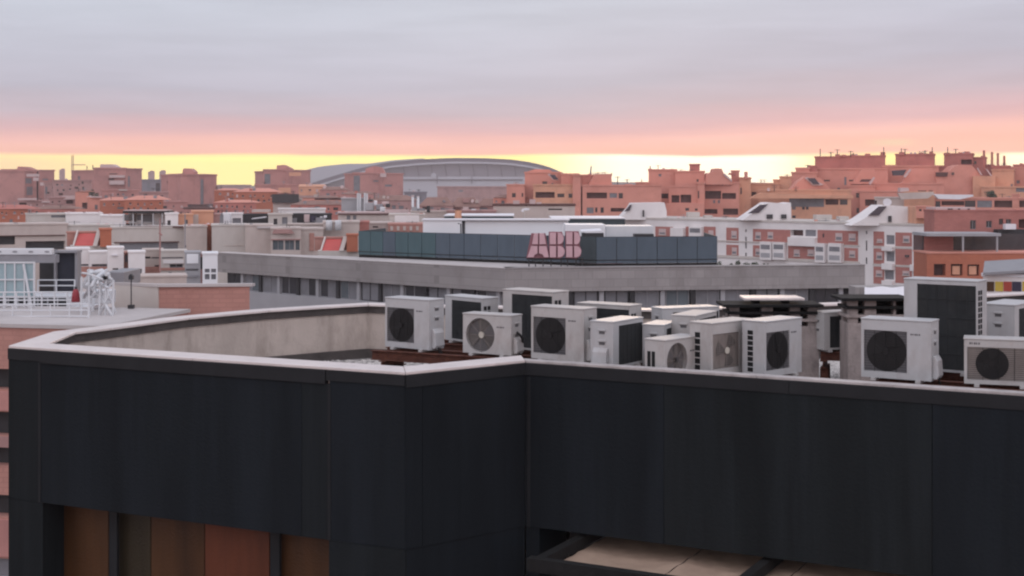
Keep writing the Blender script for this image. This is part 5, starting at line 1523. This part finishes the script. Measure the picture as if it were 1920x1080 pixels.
pbox(a5, 713, 325, 724, 332, 586, .8, 'shutter', 'balcony')
# far hazy blocks
for k, (x0, x1, yt, Y, lb) in enumerate(((112, 122, 318, 1860, 'slim far pink block seen through haze beside the mast'), (278, 290, 322, 1850, 'far pink block left of the reddish hooded tower'), (299, 311, 321, 1850, 'far pink block just behind the left corner of the reddish hooded tower'))):
    o = bld('distant_block', x0, Y, lb, 'tower block', 'far blocks in the haze')
    block(o, x0, x1, yt, Y, 20, 'mauve', cop=False)
    pbox(o, x0 + 3, yt - 2, x1 - 3, yt, Y, 6, 'mauve', 'roof_room')
# grey blue block between towers
o = bld('grey_building', 290, 700, 'grey blue block between the wide faded tower and the hooded one')
block(o, 262, 302, 339, 700, 15, 'stadium', holes=[(276, 342, 282, 362, 'g'), (292, 343, 300, 362, 'w')])

# ---- stadium
st = bld('stadium', 800, 1600, 'huge stadium with a swooping grey roof rising above the roofs', 'stadium')
def arch(pts_top, pts_bot, Y, dep, m, name):
    mb = MB()
    for (a, b), (c, d_) in zip(zip(pts_top, pts_bot), zip(pts_top[1:], pts_bot[1:])):
        A_, B_, C_, D_ = P(*a, Y), P(*b, Y), P(*d_, Y), P(*c, Y)
        o_ = Vector((0, dep, 0))
        mb.hexa([B_, C_, C_ + o_, B_ + o_], [A_, D_, D_ + o_, A_ + o_])
    return mb.build(name, M[m], st)
def interp(pts, x):
    for (a, b), (c, d_) in zip(pts, pts[1:]):
        if a <= x <= c:
            return b + (d_ - b) * (x - a) / (c - a)
    return pts[-1][1] if x > pts[-1][0] else pts[0][1]
def smooth(pts, x):
    return (interp(pts, x - 8) + interp(pts, x) * 2 + interp(pts, x + 8)) / 4
T = [(580, 345), (625, 330), (680, 314), (730, 304), (790, 298.5), (850, 296), (910, 296.5), (960, 299), (1000, 305), (1030, 313), (1064, 328)]
xs = list(range(582, 1063, 8))
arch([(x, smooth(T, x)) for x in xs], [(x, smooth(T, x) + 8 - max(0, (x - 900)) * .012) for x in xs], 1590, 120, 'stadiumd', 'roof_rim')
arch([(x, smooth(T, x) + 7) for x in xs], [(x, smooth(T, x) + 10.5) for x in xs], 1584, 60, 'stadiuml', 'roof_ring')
arch([(x, smooth(T, x) + 10.4) for x in xs], [(x, 375) for x in xs], 1592, 100, 'stadium', 'stand_wall')
xw = list(range(752, 1010, 12))
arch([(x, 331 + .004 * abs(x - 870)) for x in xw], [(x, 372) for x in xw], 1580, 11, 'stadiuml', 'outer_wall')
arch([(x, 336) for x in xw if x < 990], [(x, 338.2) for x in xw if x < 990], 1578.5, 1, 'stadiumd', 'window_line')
for x_ in (819, 884):
    pbox(st, x_, 330, x_ + 1.2, 345, 1578, 1, 'stadiumd', 'joint')
mb = MB(); c = P(813, 329, 1579); mb.prism([(c.x + 3 * math.cos(t * .52), c.y, c.z + 3 * math.sin(t * .52)) for t in range(12)], (0, 2, 0)); mb.build('round_sign', M['stadiuml'], st)
# far white roof (second stand) left of it
T2 = [(560, 322), (600, 312), (650, 307), (690, 307), (740, 300), (790, 297)]
x2 = list(range(562, 800, 8))
arch([(x, smooth(T2, x)) for x in x2], [(x, 350) for x in x2], 1720, 60, 'stadiuml', 'far_stand_roof')
for k in range(16):
    x_ = 600 + 26 * k
    if smooth(T, x_) + 9 < 332:
        mb = MB(); mb.tube([P(x_, smooth(T, x_) + 11, 1590), P(x_ + 4, 333, 1590)], .35, 4); mb.build('roof_strut', M['stadiumd'], st)

# ---- low terracotta and brown houses in the middle distance
HG = 'small tiled and flat houses in the middle distance'
def house(x0, x1, yt, Y, m, label, holes=(), roof=None, rise=0, rm='rooft', depth=8, extra=None, cm=None, Y2=None, name='house'):
    o = bld(name, (x0 + x1) / 2, Y, label, 'house', HG)
    w = block(o, x0, x1, yt, Y, depth, m, holes=holes, cop=roof is None, copm=cm, Y2=Y2)
    if roof:
        Yb = Y + depth
        ys_ = ((x0 + x1) / 2 - 960) / F * (x1 - x0) / 2 / F * Y
        mb = MB()
        zt = pz(yt, Y) + .02
        X0, X1 = px(x0, Y) - .15, px(x1, Y) + .15
        zr = zt + rise * .62 / F * Y
        e = (X1 - X0) * (.22 if roof == 'hip' else 0)
        v = [(X0, Y - .2 + ys_, zt), (X1, Y - .2 - ys_, zt), (X1, Yb + .4, zt), (X0, Yb + .4, zt), (X0 + e, (Y + Yb) / 2, zr), (X1 - e, (Y + Yb) / 2, zr)]
        mb.v = v; mb.f = [(0, 1, 5, 4), (1, 2, 5), (2, 3, 4, 5), (3, 0, 4), (0, 3, 2, 1)]
        mb.build('roof', M[rm], o)
    if extra:
        for e_ in extra:
            ks_ = ((x0 + x1) / 2 - 960) / F * ((e_[0] + e_[2]) / 2 - (x0 + x1) / 2) / F * Y
            pbox(o, e_[0], e_[1], e_[2], e_[3], Y - ks_ - (e_[6] if len(e_) > 6 else .5), (e_[7] if len(e_) > 7 else .5), e_[4], e_[5])
    if Y < 600 and x1 - x0 > 25:
        extra_windows(o, w, x0, x1, yt + 5, list(holes) + [e[:4] for e in (extra or ())], Y)
        if x1 - x0 > 55: extra_windows(o, w, x0, x1, yt + 14, list(holes) + [e[:4] for e in (extra or ())], Y)
    if Y < 600: clutter(o, x0, x1, yt - (rise * .3 if roof else 0), Y)
    return o
rH = random.Random(77)
house(-30, 52, 392, 300, 'orange', 'plain orange brick house with a low roof at the left edge', [(18, 411, 24, 417, 'g')], 'hip', 12, 'terra2')
house(36, 92, 378, 380, 'mauve', 'mauve house with a white topped roof terrace under the leftmost tower', [(34, 380, 50, 386, 'l')], extra=[(33, 371.5, 68, 375, 'shutter', 'awning'), (78, 377, 92, 380, 'shutter', 'awning')])
house(60, 140, 392, 330, 'terra2', 'dull brown brick house below the awnings on the left', [(85, 400, 92, 404, 'g')], 'hip', 10, 'rooftb')
house(84, 134, 345, 520, 'mauve', 'tall mauve block between the two leftmost towers', [(85, 350, 89, 364, 'g'), (86, 360, 93, 363, 'w')])
house(100, 172, 340, 500, 'mauve', 'dark mauve block with two small black windows below the radio mast', [(153, 340, 157, 345, 'w'), (154, 350, 158, 356, 'w'), (140, 350, 147, 354, 'w'), (110, 362, 118, 366, 'l')])
house(92, 146, 372, 400, 'mauve', 'brown house with a pale ledge over a dark loggia, left', [(124, 376, 137, 382, 'l')], extra=[(116, 367, 142, 374, 'shutter', 'ledge'), (94, 394, 134, 395.5, 'shutter', 'string_course')])
house(142, 166, 360, 390, 'terra', 'narrow orange house left of the dark dome tree', [(154, 380, 164, 392, 'l')], 'hip', 4)
house(165, 188, 372, 370, 'terra', 'small salmon house with a white edged porch under the dome tree', [(178, 384, 183, 393, 'g')], extra=[(163, 368, 190, 370.5, 'shutter', 'string_course')])
house(188, 238, 376, 360, 'orange', 'orange house with one dark gable side near the pale terrace', [(220, 388, 232, 392, 'g')], 'hip', 10, 'terra')
house(190, 262, 358, 440, 'towerb', 'pinkish low block before the wide faded tower', [(196, 366, 202, 371, 'g')], extra=[(219, 355, 238, 357.6, 'beige', 'ledge')])
house(234, 306, 375, 350, 'orange', 'broad orange house behind the glazed roof terrace', [], 'hip', 13, 'terra')
house(262, 316, 362, 430, 'mauve', 'shaded mauve block below the grey blue one', [(269, 364, 276, 368, 'w'), (300, 366, 306, 374, 'w')])
house(304, 352, 380, 420, 'towerb', 'faded house below the hooded tower with one black doorway', [(306, 386, 313, 391, 'w'), (327, 360, 331, 366, 'g')])
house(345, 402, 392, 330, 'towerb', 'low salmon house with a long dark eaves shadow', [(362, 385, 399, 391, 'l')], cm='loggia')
house(402, 446, 357, 410, 'orange', 'orange red house right of the hooded tower', [(431, 371, 440, 380, 'g')], 'hip', 6, 'terra')
house(438, 520, 360, 400, 'orange', 'larger orange red house with a single dark window', [(454, 385, 458, 393, 'g')], 'hip', 11, 'terra')
house(400, 480, 380, 360, 'terra2', 'red brick row under the two orange red houses', [], 'hip', 8, 'terra')
house(478, 560, 348, 500, 'towerb', 'salmon block at the foot of the lone tower', [(482, 356, 492, 360, 'g')], extra=[(522, 352, 545, 362, 'ochre', 'gable_end')])
house(560, 606, 350, 480, 'ochre', 'ochre gabled house right of the lone tower', [(600, 355, 606, 362, 'g')], 'gable', 7, 'ochre')
house(600, 650, 356, 470, 'towerb', 'pink roofed house left of the half hidden tower', [(612, 362, 618, 367, 'g')], 'hip', 10, 'rooftb')
house(512, 566, 375, 380, 'beige', 'house with a long black roof opening in the middle left', [(513, 366, 545, 380, 'l')], extra=[(510, 364, 560, 380, 'dark', 'pergola', 1.2, 1)])
house(545, 650, 384, 340, 'terra2', 'long house with a salmon wall and dark eaves above the white terrace', [(560, 388, 566, 391, 'w'), (590, 387, 600, 390, 'g'), (625, 389, 634, 394, 'w')], 'hip', 12, 'rooftb')
house(520, 640, 371, 420, 'terra', 'row with salmon upper wall and a dark gap line, mid left', [(540, 372.5, 556, 375, 'g'), (590, 371.6, 640, 375, 'l')], 'hip', 7, 'rooftb')
house(640, 700, 364, 450, 'towerb', 'dull pink house below the half hidden tower', [(672, 366, 676, 374, 'g')], 'hip', 8, 'rooftb')
house(690, 780, 376, 380, 'mauve', 'brown tiled house with a broad hipped roof, centre', [(735, 385, 742, 392, 'g'), (748, 386, 757, 392, 'g')], 'hip', 16, 'rooftb')
house(758, 800, 362, 520, 'stadium', 'small grey block left of the two white pipes', [(772, 366, 790, 378, 'g')])
house(786, 850, 386, 340, 'mauve', 'brown tiled house right of the two white pipes', [(792, 388, 800, 393, 'l'), (806, 388, 812, 392, 'g'), (826, 389, 834, 394, 'g')], 'hip', 26, 'rooftb')
house(845, 900, 388, 345, 'mauve', 'brown tiled house with a small square dormer below the stadium wall', [(850, 390, 862, 395, 'l'), (880, 390, 890, 395, 'g')], 'hip', 28, 'rooftb', extra=[(868, 372, 880, 380, 'mauve', 'dormer', -1, 3)])
house(895, 948, 386, 350, 'mauve', 'greyish tiled house touching the orange housing', [(900, 389, 914, 395, 'g'), (927, 371, 936, 378, 'w')], 'hip', 22, 'rooftb')
house(925, 990, 371, 336, 'terra', 'low salmon house at the foot of the skylight building', [(940, 376, 946, 382, 'g')], 'hip', 10, 'rooftb')
# dark green or plain filler ground between: row of distant flat roofs
house(820, 980, 352, 900, 'mauve', 'distant low mauve roofs at the foot of the stadium wall', [(860, 356, 868, 360, 'g')])
house(396, 470, 349, 1500, 'mauve', 'far low roofs on the horizon right of the hooded tower', [(410, 352, 414, 356, 'g')])

# ---- pale buildings between (about 130 to 200 m)
pg = 'pale flat roofed buildings in the left middle ground'
def pale(x0, x1, yt, Y, m, label, holes=(), patches=(), depth=6, cm=None, boxes=(), Y2=None, copt=None):
    o = bld('flat_roof_building', (x0 + x1) / 2, Y, label, 'building', pg)
    block(o, x0, x1, yt, Y, depth, m, holes=holes, patches=patches, copm=cm, Y2=Y2, copt=copt)
    for b_ in boxes:
        Yq = Y + b_[6] - ((x0 + x1) / 2 - 960) / F * ((b_[0] + b_[2]) / 2 - (x0 + x1) / 2) / F * Y
        mb = MB(); mb.box(px(b_[0], Yq), px(b_[2], Yq), Yq, Yq + b_[7], pz(b_[3], Yq), pz(b_[1], Yq)); mb.build(b_[5], M[b_[4]], o)
    if Y > 125: clutter(o, x0, x1, yt, Y)
    return o
pale(50, 128, 403, 190, 'cream', 'white windowless block behind the red skylight, left half', [(96, 403.3, 124, 408, 'g')])
pale(124, 192, 402, 186, 'white', 'white windowless block behind the red skylight, right half')
pale(190, 236, 406, 180, 'white', 'white wall reaching up to the glazed roof terrace')
pale(-40, 126, 422, 165, 'beige', 'long beige building with two dark window bands above the roof plant', [(-30, 443, 28, 459, 'd'), (48, 452, 122, 468, 'd')], patches=[(-40, 441, 122, 442.5, 'loggia', 'string_course', .2)])
pale(120, 212, 424, 168, 'cream', 'cream wall directly above the red skylight roof')
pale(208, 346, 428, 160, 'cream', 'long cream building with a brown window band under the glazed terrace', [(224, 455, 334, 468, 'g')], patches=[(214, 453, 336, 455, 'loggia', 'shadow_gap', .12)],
     boxes=[(230, 424, 345, 427, 'loggia', 'planter', .5, .5)])
gt = thing('roof_terrace', (px(268, 172), 172, pz(430, 172)), 'glazed white roof terrace under a flat dark pergola on the cream building', 'roof terrace')
YG = 170
mb = MB(); mb.box(px(230, YG), px(315, YG), YG, YG + 3, pz(400, YG), pz(395.5, YG)); mb.build('pergola_roof', M['dark'], gt)
mb = MB(); mb.box(px(232, YG), px(312, YG), YG - .2, YG + 3.2, pz(395.4, YG), pz(393.8, YG)); mb.build('pergola_edge', M['shutter'], gt)
mb = MB(); mb.box(px(231, YG), px(305, YG), YG + 2.4, YG + 3, pz(428, YG), pz(400.1, YG)); mb.build('wall', M['white'], gt)
for x0, x1, y0, y1, m_ in ((233, 242, 402, 414, 'glassb'), (243, 249, 402, 414, 'glassb'), (251, 255, 401, 416, 'glass'), (257, 264, 403, 413, 'glassg'), (268, 285, 402, 416, 'glassg'), (236, 243, 419, 426, 'glass'), (245, 252, 419, 426, 'glass'), (258, 263, 421, 425, 'glassg'), (266, 277, 422, 426, 'glass'), (285, 300, 423, 425, 'glass')):
    pbox(gt, x0, y0, x1, y1, YG + 2.2, .19, m_, 'window')
for x_ in (231, 249.5, 266, 287, 304):
    pbox(gt, x_ - .7, 400.2, x_ + .7, 428, YG + .1, .15, 'whitep', 'post')
pbox(gt, 231, 416, 305, 417.5, YG + 2.1, .1, 'whitep', 'rail')
wg = pale(310, 334, 402, 168, 'white', 'small white gabled roof room with a dark door beside the glazed terrace', [(314, 413, 320, 427, 'w')], depth=4)
pale(333, 362, 404, 172, 'ochre', 'narrow tan house with a slim dark window right of the white gabled room', [(347, 412, 352, 424, 'g')])
pale(360, 400, 398, 175, 'ochre', 'tan orange house front between the cream walls', patches=[(362, 402, 372, 424, 'beige', 'pilaster', .1)])
pale(392, 412, 404, 176, 'mauve', 'brown house edge with a small antenna right of the tan house')
pale(345, 388, 426, 155, 'beige', 'plain square beige block left of the orange wall strip', patches=[(346, 460, 349, 463, 'dark', 'spotlight', .1)])
pale(384, 399, 424, 157, 'orange', 'narrow orange wall strip between the two beige blocks')
pale(397, 462, 424, 152, 'cream', 'large whitish block with faint marks, left of centre', patches=[(420, 460, 458, 461, 'beige', 'string_course', .05)])
pale(460, 512, 424, 150, 'beige', 'pinkish beige wall right of the large whitish block', patches=[(482, 424, 520, 428, 'roofpale', 'parapet', .2)])
pale(508, 564, 430, 146, 'beige', 'pinkish beige building with a wide blue window', [(511, 450, 532, 469, 'b'), (534, 450, 552, 469, 'b'), (554, 450, 562, 469, 'b')], patches=[(508, 448, 564, 450, 'mauve', 'lintel', .1)])
gable(COL.objects[-1].parent if COL.objects[-1].parent else wg, [(510, 438), (514, 430), (545, 430), (552, 438)], 145.6, .3, 'mauve', 'low_gable')
pale(562, 606, 431, 148, 'beige', 'beige wall with a narrow brown stripe left of the second red skylight', patches=[(580, 437, 589, 470, 'pinkbrick', 'brick_strip', .08)])
pale(410, 424, 403, 190, 'grey', 'narrow dark grey shaft in the row of roof rooms', depth=3)
pale(419, 455, 402, 185, 'white', 'white roof rooms with a small square window in mid left', [(436, 409, 452, 421, 'g')], boxes=[(419, 400, 431, 424, 'whitem', 'white_shaft', -1, 2)], depth=4)
pale(454, 506, 404, 186, 'dark', 'black open roof terrace with a slanting white beam', boxes=[(472, 393, 503, 398, 'beige', 'flat_roof', 0, 2)], depth=4)
gable(COL.objects[-1].parent, [(471, 411), (473, 409), (499, 405.5), (499, 408)], 184.5, .5, 'tarp', 'white_beam')
pale(503, 548, 403, 183, 'cream', 'small cream roof room with two dark doors', [(513, 410, 520, 421, 'w'), (529, 407, 539, 420, 'g')], depth=4)
pale(522, 610, 393, 195, 'white', 'long white parapet wall above the dark cluttered terrace', depth=3)
dk = pale(546, 622, 403, 188, 'dark', 'dark cluttered roof terrace with small white objects', depth=3)
for x0, y0, x1, y1, m_ in ((570, 402, 580, 417, 'shutter'), (600, 406, 604, 409, 'tarp'), (607, 404, 612, 408, 'tarp'), (582, 405, 592, 416, 'navyp'), (548, 409, 556, 420, 'grey'), (590, 408, 610, 418, 'grey')):
    pbox(dk, x0, y0, x1, y1, 187.2, .6, m_, 'roof_clutter')
pale(540, 625, 422, 158, 'beige', 'beige terrace parapet in front of the dark cluttered terrace', depth=3)
cp = pale(606, 674, 418, 152, 'beige', 'beige wall carrying two pale round topped tanks', [])
for x_ in (617, 634):
    mb = MB(); c_ = P(x_, 432, 151.2); mb.tube([c_, P(x_, 415, 151.2), P(x_, 413, 151.2)], .38, 12, .3); t_ = mb.build('water_tank', M['whitep'], smooth=True)
    tag(t_, 'left one of the two pale upright roof tanks near the second red skylight' if x_ == 617 else 'right one of the two pale upright roof tanks near the second red skylight', 'tank', 'pale roof tanks')
pale(664, 692, 418, 158, 'brick', 'small dark red brick gable left of the roof screen')
pale(690, 735, 420, 165, 'beige', 'beige low room with a short black slit behind the roof screen', [(694, 415, 702, 419, 'w'), (699, 424, 709, 427, 'w')])
pale(730, 796, 404, 172, 'cream', 'pale blank box above the left end of the roof screen', patches=[(740, 404, 786, 421, 'white', 'wall_panel', .1)])
pale(728, 800, 422, 160, 'pinkbrick', 'low brick strip with pale bays just above the roof screen', patches=[(x_, 424, x_ + 5, 432, 'beige', 'bay', .15) for x_ in (732, 744, 756, 768, 780)])
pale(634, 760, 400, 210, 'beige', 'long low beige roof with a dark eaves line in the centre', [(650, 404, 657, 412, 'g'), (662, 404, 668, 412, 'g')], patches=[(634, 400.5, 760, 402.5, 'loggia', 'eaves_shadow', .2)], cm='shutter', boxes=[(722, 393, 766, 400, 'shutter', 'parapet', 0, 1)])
wb = pale(640, 682, 374, 225, 'spandrel', 'whitish roof plant block with twin white flues, centre left', boxes=[(640, 370, 658, 374, 'shutter', 'roof_room', .5, 3)])
for k, x_ in enumerate((671, 675, 684, 688)):
    mb = MB(); mb.tube([P(x_, 396, 224.2), P(x_, 362 + (k % 2), 224.2)], .16, 8); mb.build('flue', M['whitep'], wb)
pb_ = thing('rooftop_plant', (px(705, 218), 218, 0), 'jumbled pale ducts and equipment on a roof left of the stadium wall', 'roof plant')
mb = MB(); mb.box(px(686, 220), px(730, 220), 220, 223, 0, pz(394, 220)); mb.build('platform', M['beige'], pb_)
for x0, y0, x1, y1, dY, m_ in ((684, 380, 700, 395, 0, 'spandrel'), (700, 376, 706, 386, .5, 'tarp'), (705, 383, 718, 394, 0, 'grey'), (690, 374, 699, 378, 0, 'dark'), (716, 378, 728, 384, 0, 'shutter'), (723, 382, 731, 389, -.2, 'dark'), (712, 388, 722, 398, -.3, 'whitep')):
    mb = MB(); Yq = 219 + dY; mb.box(px(x0, Yq), px(x1, Yq), Yq, Yq + 1.5, pz(y1, Yq), pz(y0, Yq)); mb.build('duct_box', M[m_], pb_, bevel=.15)
for k, x_ in enumerate((774, 784)):
    fl = thing('flue_pipe', (px(x_, 230), 230, 0), ('left' if not k else 'right') + ' one of two tall white flue pipes before the stadium wall', 'flue pipe', 'pair of white flue pipes')
    mb = MB(); mb.tube([(px(x_, 230), 230, 0), P(x_, 366 + 1.5 * k, 230)], .2, 8); mb.build('pipe', M['whitep'], fl, smooth=True)
    mb = MB(); mb.tube([P(x_, 369, 230), P(x_, 366.5 + 1.5 * k, 230)], .26, 8); mb.build('collar', M['shutter'], fl)
pale(770, 842, 398, 205, 'beige', 'low cluttered beige roof between the flues and the roof hatch', boxes=[(772, 388, 782, 398, 'spandrel', 'roof_box', 0, 1), (783, 391, 796, 398, 'grey', 'roof_box', .2, 1), (802, 394, 836, 398, 'shutter', 'parapet', 0, 1), (800, 386, 806, 398, 'dark', 'roof_box', -.2, .8)])
pale(838, 930, 397, 200, 'mauve', 'low brown flat roof behind the left roof hatch', boxes=[(868, 388, 878, 397, 'shutter', 'roof_box', 0, 1), (884, 392, 892, 397, 'tarp', 'roof_box', 0, 1)])
tp_ = thing('tan_cowl', (px(859, 128), 128, CZ - 6), 'tan rounded chimney cowl cutting across the left roof hatch', 'chimney cowl')
mb = MB(); mb.tube([(px(859, 129.5), 129.5, CZ - 6), P(859, 406, 129.5), P(859, 398, 129.5), P(860, 393, 129.5)], .36, 10, .3); mb.build('cowl', M['ochre'], tp_, smooth=True)
mb = MB(); mb.tube([P(859, 392.9, 129.5), P(859, 389, 129.5)], .42, 10, .2); mb.build('cap', M['loggia'], tp_)

# red skylight roofs with orange side walls
def red_roof(x0, x1, y0, y1, Y, label):
    o = bld('red_skylight_house', (x0 + x1) / 2, Y, label, 'building', 'houses with sloping red roofs')
    block(o, x0 - 8, x1 + 40, y1, Y, 4, 'cream', cop=False)
    block(o, x1 + 10, x1 + 31, y0 - 6, Y - .3, 3, 'orange', name='orange_wall', yb=y1 + 2)
    block(o, x0 - 14, x1 + 12, y0 - 1, Y + 2.2, 1.2, 'pinkbrick', name='back_wall', yb=y1)
    gable(o, [(x0 + 3, y0), (x1, y0), (x1, y0 + 3.2), (x0 + 2, y0 + 3.2)], Y + 2.1, .1, 'redsheet', 'ridge')
    mb = MB()
    A_, B_, C_, D_ = P(x0 - 2, y1 + .5, Y + .1), P(x1 - 4, y1 + .5, Y + .1), P(x1 + 1, y0 + 2.5, Y + 2.1), P(x0 + 3, y0 + 2.5, Y + 2.1)
    mb.prism([A_, B_, C_, D_], (0, .05, .12)); mb.build('sloping_roof', M['redsheet'], o)
    for (xa, xb) in ((x0 - 3, x0 + 3), (x1 - 3, x1 + 3)):
        mb = MB(); wd = 3.0 if xa < x0 else 8.0
        p0, p1 = P(xa - 1, y1 + 1, Y - .1), P(xb + 1, y0 + 2, Y + 2.0)
        dx = Vector((wd / F * Y, 0, 0)); up = Vector((0, 0, .35))
        mb.hexa([p0, p0 + dx, p1 + dx, p1], [p0 + up * .2, p0 + dx + up * .2, p1 + dx + up, p1 + up]); mb.build('side_wall', M['cream'], o)
    return o
red_roof(140, 178, 438, 461, 100, 'house with a sloping red roof beside an orange wall, above the left roof plant')
red_roof(604, 640, 448, 470, 138, 'house with a sloping red roof beside an orange wall, left of the roof screen')

# near low row (white walls and brick, about 90 m)
ng = 'low white and brick houses behind the annexe'
def near(x0, x1, yt, Y, m, label, holes=(), patches=(), Y2=None):
    o = bld('row_house', (x0 + x1) / 2, Y, label, 'house', ng)
    block(o, x0, x1, yt, Y, 2.2, m, holes=holes, patches=patches, Y2=Y2, copt=.1)
    return o
near(125, 168, 468, 96, 'white', 'white house end with a slot window just right of the plant room', [(146, 495, 166, 499, 'w')], [(144, 500, 168, 520, 'pinkbrick', 'brick_panel', .03)])
near(168, 204, 474, 95, 'white', 'low white house with a long dark slot and a brick strip beneath', [(172, 495, 201, 500, 'w')], [(168, 500, 205, 530, 'pinkbrick', 'brick_panel', .03)])
near(202, 232, 466, 92, 'white', 'white gabled house with a bright ledge behind the pipes', [(211, 503, 222, 506, 'w')], [(210, 477, 220, 479, 'tarp', 'ledge', .2)])
near(230, 242, 476, 93, 'pinkbrick', 'narrow brick house between the two white gabled ones', [(234, 478, 240, 492, 'g')])
near(241, 272, 474, 91, 'white', 'white house with two grey openings left of the thin brown mast', [(246, 504, 254, 515, 'g'), (258, 504, 266, 515, 'g')])
near(268, 306, 470, 96, 'beige', 'beige house with a ragged dark roof slot', [(271, 481, 282, 485, 'w'), (284, 482, 300, 485, 'g'), (290, 497, 306, 500, 'w')], [(270, 500, 306, 520, 'pinkbrick', 'brick_panel', .03)])
near(300, 350, 472, 94, 'cream', 'cream house with dark slots over brick, right of the thin brown mast', [(303, 482, 343, 485, 'g'), (318, 495, 343, 502, 'w'), (316, 510, 322, 522, 'g'), (328, 512, 334, 524, 'w')], [(300, 502, 348, 507, 'pinkbrick', 'brick_panel', .03), (306, 487, 345, 494, 'white', 'wall_panel', .05)])
near(347, 376, 475, 90, 'spandrel', 'pale blue white house with thin dark ledges', [(348, 504, 372, 508, 'w')], [(350, 476, 372, 494, 'whitem', 'wall_panel', .05), (348, 516, 372, 520, 'grey', 'ledge', .1)])
near(374, 381, 478, 92, 'mauve', 'narrow dark gap wall between two pale houses', [(375, 482, 380, 505, 'w')])
near(380, 408, 477, 88, 'whitem', 'pale house with a four pane window next to the office end', [(384, 504, 393, 511, 'g'), (396, 504, 405, 511, 'g'), (384, 514, 393, 524, 'g'), (396, 514, 405, 524, 'g')])
near(232, 350, 520, 78, 'beige', 'low beige terrace wall in front of the small white houses')
bm = thing('mast', (px(300, 84), 84, 0), 'thin brown mast rising in front of the cream houses', 'mast')
mb = MB(); mb.tube([(px(300, 84), 84, 0), P(300, 410, 84)], .05, 6); mb.tube([P(298, 436, 84), P(304, 441, 84)], .06, 5); mb.build('pole', M['mauve'], bm)
bm = thing('mast', (px(347, 110), 110, 0), 'second thin grey mast right of the brown one', 'mast')
mb = MB(); mb.tube([(px(347, 110), 110, 0), P(347, 402, 110)], .05, 6); mb.build('pole', M['grey'], bm)
# office end window strip and right backdrop rows
pale(1200, 1250, 470, 240, 'white', 'white low wall behind the office roof screen')

# ------------------------------------------------------------------ haze
hz = bpy.data.materials.new('haze_air')
hz.use_nodes = True
nt = hz.node_tree
nt.nodes.clear()
pv = nt.nodes.new('ShaderNodeVolumePrincipled')
pv.inputs['Color'].default_value = (0.92, 0.82, 0.82, 1)
pv.inputs['Density'].default_value = 0.00026
pv.inputs['Anisotropy'].default_value = 0.0
ho = nt.nodes.new('ShaderNodeOutputMaterial')
nt.links.new(pv.outputs[0], ho.inputs['Volume'])
mb = MB(); mb.box(-2450, 2450, -650, 2350, -1.6, 64)
hzo = mb.build('haze', hz)
hzo['kind'] = 'stuff'; hzo['label'] = 'thin pinkish evening haze lying over the town'
